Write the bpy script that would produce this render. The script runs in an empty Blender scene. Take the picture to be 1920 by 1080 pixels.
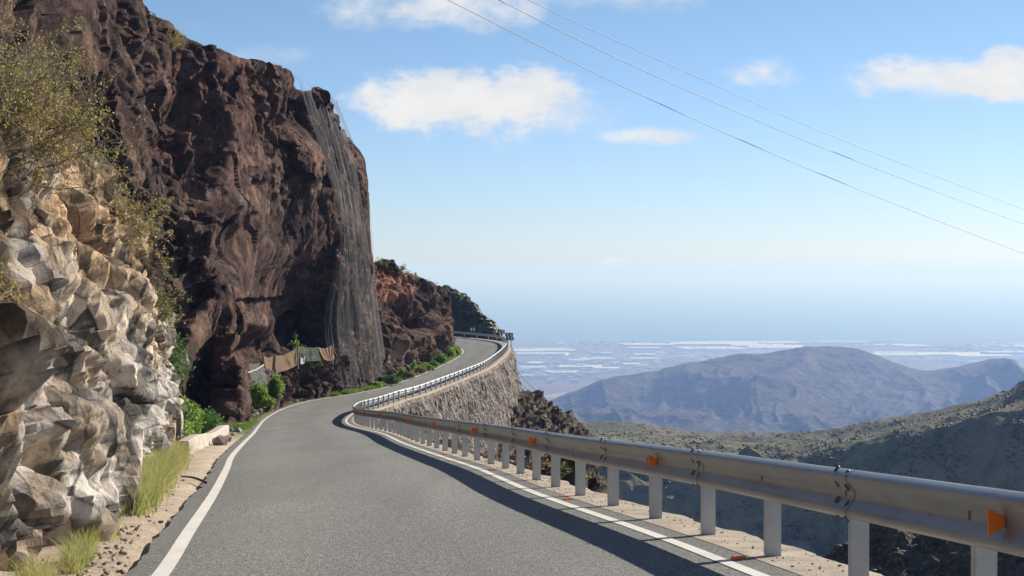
import bpy, math, random
import numpy as np
from math import radians as R

rng = np.random.default_rng(7)
random.seed(7)
S = bpy.context.scene
C = S.collection

# ------------------------------------------------------------------ camera
F = 3107.0
PITCH = -math.atan(40.0 / F)
cd = bpy.data.cameras.new('camera'); cam = bpy.data.objects.new('camera', cd); C.objects.link(cam)
cd.sensor_width = 36; cd.lens = 36 * F / 1920; cd.clip_start = 0.1; cd.clip_end = 120000
cam.location = (0, 0, 0); cam.rotation_euler = (math.pi / 2 + PITCH, 0, 0)
S.camera = cam

def P(px, py, d):
    """a place in the world seen in the photo at (px, py), d metres ahead"""
    u = (px - 960) / F; v = -(py - 540) / F
    c, s = math.cos(PITCH), math.sin(PITCH)
    dy = c - v * s
    return np.array([u * d / dy, d, (v * c + s) * d / dy])

# ------------------------------------------------------------------ noise
def _h(i, j, k, s):
    i = i.astype(np.int64).astype(np.uint32); j = j.astype(np.int64).astype(np.uint32); k = k.astype(np.int64).astype(np.uint32)
    h = i * np.uint32(374761393) + j * np.uint32(668265263) + k * np.uint32(2147483647 - 1274126177) + np.uint32((s * 974711 + 12345) & 0xffffffff)
    h = (h ^ (h >> np.uint32(13))) * np.uint32(1274126177)
    h = (h ^ (h >> np.uint32(15))) * np.uint32(2246822519)
    h = h ^ (h >> np.uint32(16))
    return h.astype(np.float64) / 4294967295.0

def vnoise(p, s=0):
    q = np.floor(p); f = p - q; f = f * f * f * (f * (f * 6 - 15) + 10)
    i, j, k = q[..., 0], q[..., 1], q[..., 2]
    x, y, z = f[..., 0], f[..., 1], f[..., 2]
    def L(a, b, t): return a + (b - a) * t
    r = L(L(L(_h(i, j, k, s), _h(i + 1, j, k, s), x), L(_h(i, j + 1, k, s), _h(i + 1, j + 1, k, s), x), y),
          L(L(_h(i, j, k + 1, s), _h(i + 1, j, k + 1, s), x), L(_h(i, j + 1, k + 1, s), _h(i + 1, j + 1, k + 1, s), x), y), z)
    return r * 2 - 1

def fbm(p, o=4, s=0, g=0.5):
    a, t = 1.0, 0.0
    for n in range(o):
        t = t + a * vnoise(p * 2 ** n + n * 17.3, s + n); a *= g
    return t

def ridged(p, o=4, s=0):
    a, t = 1.0, 0.0
    for n in range(o):
        t = t + a * (1 - 2 * np.abs(vnoise(p * 2 ** n + n * 11.7, s + n))); a *= 0.5
    return t

def worley(p, s=0):
    q = np.floor(p)
    F1 = np.full(p.shape[:-1], 9.0); F2 = F1.copy(); idh = F1.copy(); cx = np.zeros_like(p)
    for a in (-1, 0, 1):
        for b in (-1, 0, 1):
            for c in (-1, 0, 1):
                i, j, k = q[..., 0] + a, q[..., 1] + b, q[..., 2] + c
                c0 = np.stack([i + _h(i, j, k, s), j + _h(i, j, k, s + 1), k + _h(i, j, k, s + 2)], -1)
                d = ((p - c0) ** 2).sum(-1)
                m = d < F1
                F2 = np.where(m, F1, np.minimum(F2, d)); F1 = np.where(m, d, F1)
                idh = np.where(m, _h(i, j, k, s + 3), idh); cx = np.where(m[..., None], c0, cx)
    return np.sqrt(F1), np.sqrt(F2), idh, cx

def facets(p, sc, s=0, tilt=1.2, nz=1.0):
    q = p / np.array(sc)
    f1, f2, h, c = worley(q, s)
    n = np.stack([np.sin(h * 911.0), np.sin(h * 573.0 + 1), np.sin(h * 331.0 + 2) * nz], -1)
    return (h - 0.5) * 1.2 + tilt * ((q - c) * n).sum(-1), f2 - f1, h

def blocks(p, sc, s=0, k=1.6, hv=0.9):
    """union of randomly turned pyramids: crisp ridges and re-entrant cracks, like broken rock"""
    q = p / np.array(sc); b = np.floor(q)
    best = np.full(p.shape[:-1], -9.0); idh = np.zeros_like(best); sec = best.copy()
    for a in (-1, 0, 1):
        for b_ in (-1, 0, 1):
            for c in (-1, 0, 1):
                i, j, l = b[..., 0] + a, b[..., 1] + b_, b[..., 2] + c
                h0, h1, h2, h3 = _h(i, j, l, s), _h(i, j, l, s + 1), _h(i, j, l, s + 2), _h(i, j, l, s + 3)
                d = q - np.stack([i + h0, j + h1, l + h2], -1)
                t1, t2 = h3 * 6.283, h0 * 6.283
                m1 = np.abs(d[..., 0] * np.cos(t1) + d[..., 1] * np.sin(t1) + d[..., 2] * (h1 - .5))
                m2 = np.abs(-d[..., 0] * np.sin(t1) + d[..., 1] * np.cos(t1) + d[..., 2] * (h2 - .5))
                m3 = np.abs(d[..., 2] + d[..., 0] * (h1 - .5) * 1.2 + d[..., 1] * np.cos(t2) * .7)
                v = (h3 * 7.13 % 1.0) * hv - k * np.maximum(np.maximum(m1, m2), m3)
                m = v > best
                sec = np.where(m, best, np.maximum(sec, v)); best = np.where(m, v, best); idh = np.where(m, h0, idh)
    return np.clip((best - best.mean()) / best.std(), -2.5, 2.5), best - sec, idh

# ------------------------------------------------------------------ mesh
def link(name, me, mat=None, parent=None):
    o = bpy.data.objects.new(name, me); C.objects.link(o)
    if mat: me.materials.append(mat)
    if parent is not None: o.parent = parent
    return o

def mesh_np(V, faces, smooth=False, attrs=None):
    """faces: array (n,k) of vertex ids"""
    V = np.asarray(V, np.float32).reshape(-1, 3); faces = np.asarray(faces, np.int32)
    me = bpy.data.meshes.new('m')
    n, k = faces.shape
    me.vertices.add(len(V)); me.vertices.foreach_set('co', V.ravel())
    me.loops.add(n * k); me.loops.foreach_set('vertex_index', faces.ravel())
    me.polygons.add(n); me.polygons.foreach_set('loop_start', np.arange(0, n * k, k, dtype=np.int32))
    me.polygons.foreach_set('use_smooth', np.full(n, smooth))
    for a, val in (attrs or {}).items():
        at = me.attributes.new(a, 'FLOAT', 'POINT'); at.data.foreach_set('value', np.asarray(val, np.float32).ravel())
    me.update(calc_edges=True); me.validate()
    return me

def grid_faces(nv, nu, wrap=False):
    i = np.arange(nv - 1)[:, None] * nu
    j = np.arange(nu if wrap else nu - 1)[None, :]
    j2 = (j + 1) % nu
    return np.stack([i + j, i + j2, i + nu + j2, i + nu + j], -1).reshape(-1, 4)

def tag(o, label=None, cat=None, group=None, kind=None):
    if label: o['label'] = label
    if cat: o['category'] = cat
    if group: o['group'] = group
    if kind: o['kind'] = kind
    return o

def empty(name, loc, rz=0.0):
    o = bpy.data.objects.new(name, None); C.objects.link(o); o.location = loc; o.rotation_euler = (0, 0, rz)
    o.empty_display_size = 0.2
    return o

def catmull(pts, t):
    """uniform Catmull-Rom through pts (n,...) at parameters t in [0, n-1]"""
    pts = np.asarray(pts, float); n = len(pts)
    ext = np.concatenate([[2 * pts[0] - pts[1]], pts, [2 * pts[-1] - pts[-2]]])
    t = np.clip(t, 0, n - 1 - 1e-9); i = np.floor(t).astype(int); f = t - i
    f = f.reshape(f.shape + (1,) * (pts.ndim - 1))
    a, b, c, d = ext[i], ext[i + 1], ext[i + 2], ext[i + 3]
    return 0.5 * (2 * b + (c - a) * f + (2 * a - 5 * b + 4 * c - d) * f ** 2 + (3 * b - a - 3 * c + d) * f ** 3)

def sheet(ctrl, nu, nv, lin=False):
    """ctrl[row][col] points -> smooth grid (nv, nu, 3)"""
    ctrl = np.asarray(ctrl, float)
    r, c = ctrl.shape[:2]
    A = catmull(ctrl, np.linspace(0, r - 1, nv))
    return catmull(A.transpose(1, 0, 2), np.linspace(0, c - 1, nu)).transpose(1, 0, 2)

def normals(G):
    du = np.gradient(G, axis=1); dv = np.gradient(G, axis=0)
    n = np.cross(du, dv); n /= np.linalg.norm(n, axis=-1, keepdims=True) + 1e-12
    return n

def facing(nn, G):
    d = (nn * G).sum(-1) / np.linalg.norm(G, axis=-1)
    return -nn if d.mean() > 0 else nn

def graze(nn, G):
    """0.3..1: how squarely the smooth surface faces the road viewpoint; thin relief would stack up as plates where it does not"""
    return np.clip(np.abs((nn * G).sum(-1) / np.linalg.norm(G, axis=-1)) * 3.0, 0.3, 1)

def grid_obj(name, G, mat, smooth=False, attrs=None, parent=None):
    nv, nu = G.shape[:2]
    return link(name, mesh_np(G.reshape(-1, 3), grid_faces(nv, nu), smooth, attrs), mat, parent)

class MB:
    """collects vertices and faces of simple solids for one mesh"""
    def __init__(s): s.v = []; s.f = []
    def add(s, V, Fs):
        o = len(s.v); s.v += [tuple(map(float, x)) for x in V]; s.f += [tuple(o + i for i in f) for f in Fs]
    def box(s, c, size, ax=None):
        ax = np.eye(3) if ax is None else np.asarray(ax); h = np.array(size) / 2
        V = [np.array(c) + ax.T @ (h * np.array(k)) for k in
             [(-1, -1, -1), (1, -1, -1), (1, 1, -1), (-1, 1, -1), (-1, -1, 1), (1, -1, 1), (1, 1, 1), (-1, 1, 1)]]
        s.add(V, [(0, 3, 2, 1), (4, 5, 6, 7), (0, 1, 5, 4), (1, 2, 6, 5), (2, 3, 7, 6), (3, 0, 4, 7)])
    def prism(s, poly, vec):
        n = len(poly); V = [np.array(p, float) for p in poly] + [np.array(p, float) + np.array(vec) for p in poly]
        s.add(V, [tuple(range(n))[::-1], tuple(range(n, 2 * n))] + [(i, (i + 1) % n, n + (i + 1) % n, n + i) for i in range(n)])
    def build(s, name, mat, parent=None, smooth=False):
        me = bpy.data.meshes.new(name); me.from_pydata(s.v, [], s.f); me.update()
        if smooth: me.polygons.foreach_set('use_smooth', [True] * len(me.polygons))
        return link(name, me, mat, parent)

def tubes(lines, sides=3):
    """lines: list of (pts(n,3), r0, r1) -> V, F"""
    Vs, Fs, off = [], [], 0
    ang = np.arange(sides) * 2 * math.pi / sides
    for pts, r0, r1 in lines:
        pts = np.asarray(pts, float); n = len(pts)
        t = np.gradient(pts, axis=0); t /= np.linalg.norm(t, axis=1, keepdims=True) + 1e-9
        ref = np.array([0.31, 0.2, 1.0]) if abs(t[0][2]) < 0.9 else np.array([1.0, 0.2, 0.1])
        a = np.cross(t, ref); a /= np.linalg.norm(a, axis=1, keepdims=True) + 1e-9
        b = np.cross(t, a)
        rr = np.linspace(r0, r1, n)[:, None, None]
        V = pts[:, None, :] + rr * (np.cos(ang)[None, :, None] * a[:, None, :] + np.sin(ang)[None, :, None] * b[:, None, :])
        Vs.append(V.reshape(-1, 3)); Fs.append(grid_faces(n, sides, True) + off); off += n * sides
    return np.concatenate(Vs), np.concatenate(Fs)

# ------------------------------------------------------------------ materials
class N:
    def __init__(s, name):
        s.m = bpy.data.materials.new(name); s.m.use_nodes = True; s.t = s.m.node_tree
        s.t.nodes.clear(); s.out = s.t.nodes.new('ShaderNodeOutputMaterial')
        s.geo = s.t.nodes.new('ShaderNodeNewGeometry')
    def n(s, ty, ins=None, **kw):
        x = s.t.nodes.new('ShaderNode' + ty)
        for k, v in kw.items(): setattr(x, k, v)
        for k, v in (ins or {}).items():
            if hasattr(v, 'is_output') or isinstance(v, bpy.types.NodeSocket): s.t.links.new(v, x.inputs[k])
            else: x.inputs[k].default_value = v
        return x
    @property
    def pos(s): return s.geo.outputs['Position']
    def scale(s, v, sc, loc=(0, 0, 0)):
        return s.n('Mapping', {'Vector': v, 'Scale': sc, 'Location': loc}).outputs[0]
    def noise(s, sc, det=4, rough=0.55, v=None, dist=0.0):
        return s.n('TexNoise', {'Vector': v or s.pos, 'Scale': sc, 'Detail': det, 'Roughness': rough, 'Distortion': dist}).outputs[0]
    def vor(s, sc, v=None, feature='F1', out='Distance', rnd=1.0, metric='EUCLIDEAN'):
        x = s.n('TexVoronoi', {'Vector': v or s.pos, 'Scale': sc, 'Randomness': rnd}, feature=feature, distance=metric)
        return x.outputs[out]
    def attr(s, name): return s.n('Attribute', attribute_name=name).outputs['Fac']
    def ramp(s, fac, stops, interp='LINEAR'):
        x = s.n('ValToRGB', {'Fac': fac}); e = x.color_ramp.elements; x.color_ramp.interpolation = interp
        while len(e) < len(stops): e.new(0.5)
        for k, (p, c) in enumerate(stops):
            e[k].position = p; e[k].color = (c, c, c, 1) if isinstance(c, (int, float)) else tuple(c) + (1,)
        return x.outputs[0]
    def mix(s, fac, a, b, mode='MIX'):
        x = s.n('MixRGB', blend_type=mode)
        for k, v in (('Fac', fac), ('Color1', a), ('Color2', b)):
            if isinstance(v, bpy.types.NodeSocket): s.t.links.new(v, x.inputs[k])
            else: x.inputs[k].default_value = v if k == 'Fac' else tuple(v) + (1,)
        return x.outputs[0]
    def math(s, op, a, b=0.0, c=None, clamp=False):
        x = s.n('Math', operation=op); x.use_clamp = clamp
        for k, v in enumerate((a, b) if c is None else (a, b, c)):
            if isinstance(v, bpy.types.NodeSocket): s.t.links.new(v, x.inputs[k])
            else: x.inputs[k].default_value = v
        return x.outputs[0]
    def z(s, a, b):
        """0 at height a, 1 at height b"""
        sep = s.n('SeparateXYZ', {'Vector': s.pos})
        return s.n('MapRange', {'Value': sep.outputs[2], 'From Min': a, 'From Max': b}).outputs[0]
    def xyz(s, k, a, b):
        sep = s.n('SeparateXYZ', {'Vector': s.pos})
        return s.n('MapRange', {'Value': sep.outputs[k], 'From Min': a, 'From Max': b}).outputs[0]
    def bump(s, h, dist, strength=1.0, nrm=None):
        ins = {'Height': h, 'Distance': dist, 'Strength': strength}
        if nrm is not None: ins['Normal'] = nrm
        return s.n('Bump', ins).outputs[0]
    def done(s, col, rough=0.85, metal=0.0, nrm=None, spec=0.3, **kw):
        b = s.n('BsdfPrincipled')
        for k, v in {'Base Color': col, 'Roughness': rough, 'Metallic': metal, 'Specular IOR Level': spec, **kw}.items():
            if isinstance(v, bpy.types.NodeSocket): s.t.links.new(v, b.inputs[k])
            elif k == 'Base Color': b.inputs[k].default_value = tuple(v) + (1,)
            else: b.inputs[k].default_value = v
        if nrm is not None: s.t.links.new(nrm, b.inputs['Normal'])
        s.t.links.new(b.outputs[0], s.out.inputs[0]); s.b = b
        return s.m

def simple(name, col, rough=0.7, metal=0.0, var=0.25, sc=12.0, bump=0.0):
    m = N(name); n = m.noise(sc, 5)
    c = m.mix(m.ramp(n, [(0.3, 0.0), (0.7, 1.0)]), tuple(x * (1 - var) for x in col), tuple(min(1, x * (1 + var)) for x in col))
    return m.done(c, rough, metal, nrm=m.bump(n, bump) if bump else None)

# asphalt
m = N('asphalt')
sp = m.noise(31, 5, 0.9); big = m.noise(0.25, 4); vo = m.vor(60)
c = m.mix(m.ramp(sp, [(0.36, 0.0), (0.5, 0.35), (0.66, 1.0)]), (0.04, 0.04, 0.037), (0.50, 0.49, 0.445))
c = m.mix(m.ramp(big, [(0.35, 0.0), (0.65, 0.35)]), c, (0.175, 0.173, 0.158))
tr = m.noise(1.0, 3, v=m.scale(m.pos, (1.2, 0.07, 1)))
c = m.mix(m.ramp(tr, [(0.4, 0.0), (0.7, 0.3)]), c, (0.12, 0.118, 0.108))
ac = m.attr('across')
c = m.mix(1.0, c, m.ramp(ac, [(0.0, 0.86), (0.10, 0.95), (0.22, 1.07), (0.38, 0.97), (0.52, 0.93), (0.68, 1.07), (0.85, 0.97), (1.0, 0.86)]), 'MULTIPLY')
M_ASPH = m.done(c, 0.9, nrm=m.bump(m.math('ADD', sp, vo), 0.006), spec=0.12)
# painted line
m = N('line_paint')
w = m.noise(20, 6, 0.7)
c = m.mix(m.ramp(w, [(0.28, 0.55), (0.42, 0.0)]), (0.66, 0.63, 0.56), (0.14, 0.13, 0.12))
c = m.mix(m.ramp(m.noise(2.0, 4), [(0.4, 0.0), (0.7, 0.4)]), c, (0.46, 0.41, 0.33))
M_LINE = m.done(c, 0.75)
# concrete verge
m = N('concrete')
n1 = m.noise(3, 6, 0.6); n2 = m.noise(60, 4, 0.7)
c = m.mix(m.ramp(n1, [(0.35, 0.0), (0.65, 1.0)]), (0.36, 0.29, 0.215), (0.56, 0.46, 0.35))
c = m.mix(m.ramp(n2, [(0.38, 0.55), (0.5, 0.0)]), c, (0.16, 0.13, 0.10))
M_CONC = m.done(c, 0.9, nrm=m.bump(m.math('ADD', n1, n2), 0.012))
# sandy shoulder turning into soil farther on
m = N('sandy_soil')
n1 = m.noise(2.2, 6, 0.6); n2 = m.noise(40, 5, 0.75); n3 = m.vor(28)
c = m.mix(m.ramp(n1, [(0.35, 0.0), (0.65, 1.0)]), (0.46, 0.36, 0.26), (0.64, 0.52, 0.385))
c = m.mix(m.ramp(n2, [(0.36, 0.8), (0.48, 0.0)]), c, (0.13, 0.10, 0.07))
far = m.mix(m.ramp(m.noise(1.3, 5), [(0.4, 0.0), (0.6, 1.0)]), (0.13, 0.10, 0.06), (0.12, 0.17, 0.04))
c = m.mix(m.xyz(1, 46, 60), c, far)
M_SAND = m.done(c, 0.95, nrm=m.bump(m.math('ADD', n1, n2), 0.03))
# galvanised steel
m = N('galvanised_steel')
n1 = m.noise(1.4, 5, 0.6, v=m.scale(m.pos, (1, 1, 6))); n2 = m.noise(45, 3)
c = m.mix(m.ramp(n1, [(0.3, 0.0), (0.7, 1.0)]), (0.26, 0.265, 0.255), (0.40, 0.405, 0.39))
c = m.mix(m.ramp(n2, [(0.3, 0.25), (0.6, 0.0)]), c, (0.22, 0.21, 0.19))
c = m.mix(m.ramp(m.noise(4, 5, 0.7, v=m.scale(m.pos, (1, 1, 9))), [(0.58, 0.0), (0.8, 0.6)]), c, (0.24, 0.18, 0.11))
M_STEEL = m.done(c, m.ramp(n1, [(0.2, 0.36), (0.8, 0.5)]), 0.4, nrm=m.bump(n2, 0.0015), spec=0.5)
m = N('post_steel')
n1 = m.noise(3, 5, 0.6, v=m.scale(m.pos, (1, 1, 0.6)))
c = m.mix(m.ramp(n1, [(0.3, 0.0), (0.7, 1.0)]), (0.40, 0.42, 0.42), (0.56, 0.57, 0.56))
c = m.mix(m.ramp(m.noise(14, 5, 0.7), [(0.6, 0.0), (0.78, 0.5)]), c, (0.27, 0.20, 0.13))
M_POST = m.done(c, 0.5, 0.25, nrm=m.bump(m.noise(50, 3), 0.001), spec=0.5)
M_BOLT = simple('bolt_steel', (0.12, 0.115, 0.105), 0.6, 0.4)
m = N('orange_reflector')
M_ORANGE = m.done((0.95, 0.19, 0.008), 0.35, nrm=m.bump(m.vor(160), 0.002), spec=0.5)
M_BLACK = simple('sign_black', (0.012, 0.012, 0.014), 0.5, var=0.1)
M_WHITE = simple('sign_white', (0.92, 0.92, 0.90), 0.4, var=0.05)
M_SIGNPOST = simple('sign_post', (0.12, 0.12, 0.12), 0.5, 0.3)
M_WIRE = simple('wire', (0.13, 0.14, 0.16), 0.5, 0.3, var=0.05)

# near tan rock
m = N('tan_rock')
cell = m.attr('cell'); n1 = m.noise(1.1, 6, 0.62); n2 = m.noise(9, 8, 0.72); n3 = m.noise(38, 5, 0.75)
c = m.ramp(cell, [(0.0, (0.20, 0.175, 0.15)), (0.2, (0.50, 0.415, 0.325)), (0.38, (0.27, 0.235, 0.195)), (0.55, (0.64, 0.535, 0.42)), (0.7, (0.36, 0.33, 0.30)), (0.85, (0.72, 0.61, 0.485)), (1.0, (0.48, 0.39, 0.295))])
c = m.mix(m.ramp(n2, [(0.34, 0.75), (0.46, 0.0)]), c, (0.15, 0.12, 0.095))
c = m.mix(m.ramp(n1, [(0.45, 0.0), (0.7, 0.5)]), c, (0.46, 0.335, 0.225))
up = m.mix(m.ramp(n2, [(0.35, 0.0), (0.65, 1.0)]), (0.20, 0.135, 0.08), (0.58, 0.40, 0.24))
c = m.mix(m.math('MULTIPLY', m.attr('upper'), 0.85), c, up)
c = m.mix(m.ramp(n3, [(0.34, 0.5), (0.46, 0.0)]), c, (0.10, 0.08, 0.065))
wv = m.n('VectorMath', {0: m.scale(m.pos, (1.0, 0.8, 0.55)), 1: m.n('VectorMath', {0: m.n('TexNoise', {'Vector': m.pos, 'Scale': 2.2, 'Detail': 4.0}).outputs[1], 1: (0.09, 0.09, 0.09)}, operation='MULTIPLY').outputs[0]}, operation='ADD').outputs[0]
vb = m.vor(2.6, wv, metric='CHEBYCHEV'); vb2 = m.vor(7.0, m.n('Mapping', {'Vector': wv, 'Rotation': (0.6, 0.5, 0.8)}).outputs[0], metric='CHEBYCHEV'); ck = m.ramp(m.vor(3.2, wv, feature='DISTANCE_TO_EDGE'), [(0.0, 0.0), (0.05, 1.0)])
pat = m.n('RGBToBW', {'Color': m.vor(3.2, wv, out='Color')}).outputs[0]; pat2 = m.n('RGBToBW', {'Color': m.vor(8.0, wv, out='Color')}).outputs[0]
c = m.mix(1.0, c, m.ramp(pat, [(0.30, (0.42, 0.44, 0.48)), (0.48, (0.95, 0.93, 0.90)), (0.62, (1.35, 1.30, 1.24)), (0.8, (1.6, 1.55, 1.48))]), 'MULTIPLY')
c = m.mix(1.0, c, m.ramp(pat2, [(0.25, (0.78, 0.78, 0.78)), (0.75, (1.18, 1.16, 1.12))]), 'MULTIPLY')
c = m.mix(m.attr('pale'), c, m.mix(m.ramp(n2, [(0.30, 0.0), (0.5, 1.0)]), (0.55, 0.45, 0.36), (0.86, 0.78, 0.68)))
c2 = m.mix(m.math('SUBTRACT', 1.0, ck), c, (0.07, 0.055, 0.045))
M_TAN = m.done(m.mix(m.ramp(m.noise(1.7, 3), [(0.42, 0.1), (0.6, 0.85)]), c, c2), 0.92, nrm=m.bump(n3, 0.03, 0.9, m.bump(n2, 0.05, 0.9, m.bump(vb2, -0.12, 0.9, m.bump(vb, -0.22, 0.8)))), spec=0.15)

def rock(name, dark, mid, warm, pale, scale=1.0, bump=0.25, redc=(0.13, 0.07, 0.055)):
    m = N(name)
    cell = m.attr('cell'); n1 = m.noise(0.22 * scale, 6, 0.6); n2 = m.noise(1.9 * scale, 8, 0.72); n3 = m.noise(9 * scale, 6, 0.78)
    c = m.mix(m.ramp(cell, [(0.25, 0.0), (0.75, 1.0)]), dark, mid)
    c = m.mix(m.ramp(n1, [(0.45, 0.0), (0.68, 0.9)]), c, warm)
    c = m.mix(m.ramp(n2, [(0.36, 0.8), (0.52, 0.0)]), c, tuple(x * 0.45 for x in dark))
    c = m.mix(m.ramp(n3, [(0.58, 0.0), (0.8, 0.55)]), c, pale)
    c = m.mix(m.attr('pale'), c, pale)
    c = m.mix(m.attr('red'), c, m.mix(m.ramp(n2, [(0.4, 0.0), (0.6, 1.0)]), redc, tuple(x * 2.7 for x in redc)))
    wv = m.n('VectorMath', {0: m.scale(m.pos, (1.0, 0.8, 0.7)), 1: m.n('VectorMath', {0: m.n('TexNoise', {'Vector': m.pos, 'Scale': 0.7 * scale, 'Detail': 4.0}).outputs[1], 1: (0.35, 0.35, 0.35)}, operation='MULTIPLY').outputs[0]}, operation='ADD').outputs[0]
    pat = m.n('RGBToBW', {'Color': m.vor(1.1 * scale, wv, out='Color')}).outputs[0]
    c = m.mix(1.0, c, m.ramp(pat, [(0.25, (0.65, 0.65, 0.68)), (0.5, (1.0, 1.0, 1.0)), (0.75, (1.42, 1.40, 1.38))]), 'MULTIPLY')
    c = m.mix(1.0, c, m.ramp(m.noise(0.35 * scale, 5, 0.6, v=m.scale(m.pos, (1, 1, 0.25))), [(0.3, (0.78, 0.80, 0.85)), (0.7, (1.38, 1.30, 1.24))]), 'MULTIPLY')
    return m.done(c, 0.95, nrm=m.bump(n3, 0.26 * bump * 4, 1.0, m.bump(n2, bump * 1.1, 1.0, m.bump(m.vor(1.3 * scale, wv, metric='CHEBYCHEV'), -bump * 1.6, 0.8, m.bump(m.vor(3.4 * scale, wv, metric='CHEBYCHEV'), -bump * 1.1, 0.9)))), spec=0.1)
M_DARK = rock('dark_volcanic_rock', (0.082, 0.058, 0.052), (0.205, 0.13, 0.102), (0.32, 0.21, 0.155), (0.40, 0.30, 0.25), bump=0.34)
M_FAR = rock('far_cut_rock', (0.10, 0.065, 0.052), (0.22, 0.13, 0.095), (0.20, 0.125, 0.095), (0.46, 0.35, 0.28), redc=(0.27, 0.135, 0.085))
M_BANK = rock('bank_rock', (0.11, 0.085, 0.066), (0.27, 0.20, 0.145), (0.30, 0.23, 0.15), (0.34, 0.27, 0.20), 1.4)
m = N('scrub_rock')
n1 = m.noise(0.5, 6, 0.7); n2 = m.noise(3, 6, 0.7)
c = m.mix(m.ramp(n1, [(0.4, 0.0), (0.6, 1.0)]), (0.035, 0.045, 0.025), (0.085, 0.075, 0.05))
c = m.mix(m.ramp(n2, [(0.5, 0.0), (0.7, 0.8)]), c, (0.10, 0.13, 0.05))
M_SCRUBROCK = m.done(c, 0.95, nrm=m.bump(n2, 0.5, 0.9))

# stone wall
m = N('rubble_masonry')
cell = m.attr('cell'); gap = m.attr('gap'); n2 = m.noise(14, 5, 0.7)
c = m.ramp(cell, [(0.0, (0.10, 0.08, 0.065)), (0.4, (0.19, 0.15, 0.12)), (0.75, (0.29, 0.235, 0.19)), (1.0, (0.42, 0.355, 0.295))])
c = m.mix(m.ramp(n2, [(0.35, 0.5), (0.55, 0.0)]), c, (0.10, 0.08, 0.07))
c = m.mix(m.ramp(gap, [(0.03, 0.8), (0.12, 0.0)]), c, (0.09, 0.075, 0.065))
M_MASON = m.done(c, 0.95, nrm=m.bump(n2, 0.06, 0.8))

def hill_mat(name, a, b, cdark, sc, fleck, bump):
    m = N(name)
    n1 = m.noise(sc, 7, 0.62, dist=0.3); n2 = m.noise(sc * 9, 6, 0.75); v = m.noise(sc * 30, 4, 0.8)
    c = m.mix(m.ramp(n1, [(0.38, 0.0), (0.62, 1.0)]), a, b)
    c = m.mix(m.ramp(n2, [(0.40, 0.75), (0.54, 0.0)]), c, cdark)
    c = m.mix(m.ramp(v, [(0.52, 0.0), (0.66, 0.8)]), c, fleck)
    return m.done(c, 1.0, nrm=m.bump(n2, bump, 0.9, m.bump(v, bump * 0.3, 0.8)), spec=0.05)
M_VALLEY = hill_mat('valley_ground', (0.26, 0.20, 0.145), (0.18, 0.19, 0.095), (0.10, 0.105, 0.055), 0.011, (0.20, 0.18, 0.125), 2.5)
M_SPUR = hill_mat('spur_ground', (0.15, 0.125, 0.10), (0.11, 0.10, 0.07), (0.05, 0.05, 0.035), 0.06, (0.27, 0.24, 0.19), 0.5)
M_MOUNT = hill_mat('mountain_ground', (0.15, 0.115, 0.07), (0.085, 0.085, 0.050), (0.022, 0.025, 0.022), 0.0016, (0.17, 0.13, 0.10), 34.0)
# coastal plain
m = N('coastal_plain')
w = m.scale(m.pos, (0.0016, 0.0011, 0.001)); f = m.vor(1.0, w, out='Color', rnd=0.9); bw = m.n('RGBToBW', {'Color': f}).outputs[0]
n1 = m.noise(0.0009, 7, 0.65); n2 = m.noise(0.004, 6, 0.8, v=m.scale(m.pos, (0.5, 0.3, 1)))
c = m.ramp(bw, [(0.2, (0.10, 0.08, 0.06)), (0.45, (0.17, 0.13, 0.10)), (0.6, (0.12, 0.11, 0.07)), (0.8, (0.28, 0.22, 0.17))])
c = m.mix(m.ramp(n1, [(0.4, 0.0), (0.6, 0.8)]), c, (0.13, 0.10, 0.075))
c = m.mix(m.ramp(n2, [(0.56, 0.0), (0.62, 0.85)]), c, (0.45, 0.40, 0.35))
M_PLAIN = m.done(c, 1.0, spec=0.05)
m = N('ocean')
M_SEA = m.done((0.012, 0.06, 0.14), 0.35, nrm=m.bump(m.noise(0.02, 4), 3.0), spec=0.4)
M_GREENHOUSE = simple('greenhouse_film', (0.62, 0.59, 0.53), 0.6, var=0.15, sc=0.01)
M_TOWN = simple('town_walls', (0.62, 0.58, 0.53), 0.8, var=0.3, sc=0.01)

def leaf_mat(name, a, b, trans=0.25):
    m = N(name); r = m.attr('rnd')
    c = m.mix(r, a, b)
    d = m.n('BsdfPrincipled', {'Base Color': c, 'Roughness': 0.55, 'Specular IOR Level': 0.3})
    t = m.n('BsdfTranslucent', {'Color': c})
    x = m.n('MixShader', {'Fac': trans}); m.t.links.new(d.outputs[0], x.inputs[1]); m.t.links.new(t.outputs[0], x.inputs[2])
    m.t.links.new(x.outputs[0], m.out.inputs[0]); return m.m
L_YELLOW = leaf_mat('leaf_yellow_green', (0.19, 0.16, 0.06), (0.54, 0.43, 0.13), 0.4)
L_GREEN = leaf_mat('leaf_bright_green', (0.09, 0.18, 0.03), (0.36, 0.50, 0.10), 0.45)
L_DEEP = leaf_mat('leaf_deep_green', (0.04, 0.10, 0.025), (0.15, 0.30, 0.06), 0.35)
L_OLIVE = leaf_mat('leaf_olive', (0.09, 0.10, 0.035), (0.30, 0.29, 0.10), 0.35)
L_DRY = leaf_mat('leaf_dry', (0.15, 0.10, 0.06), (0.34, 0.24, 0.15), 0.25)
L_GRASS = leaf_mat('grass_blades', (0.17, 0.26, 0.05), (0.64, 0.54, 0.24), 0.45)
L_VERGE = leaf_mat('verge_grass_blades', (0.10, 0.19, 0.03), (0.27, 0.36, 0.06), 0.35)
M_TWIG = simple('twig_bark', (0.20, 0.165, 0.125), 0.85, var=0.3, sc=20)
M_TWIGG = simple('grey_twig_bark', (0.30, 0.27, 0.235), 0.85, var=0.3, sc=20)
M_CACTUS = simple('cactus_skin', (0.13, 0.22, 0.085), 0.6, var=0.35, sc=6)
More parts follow.
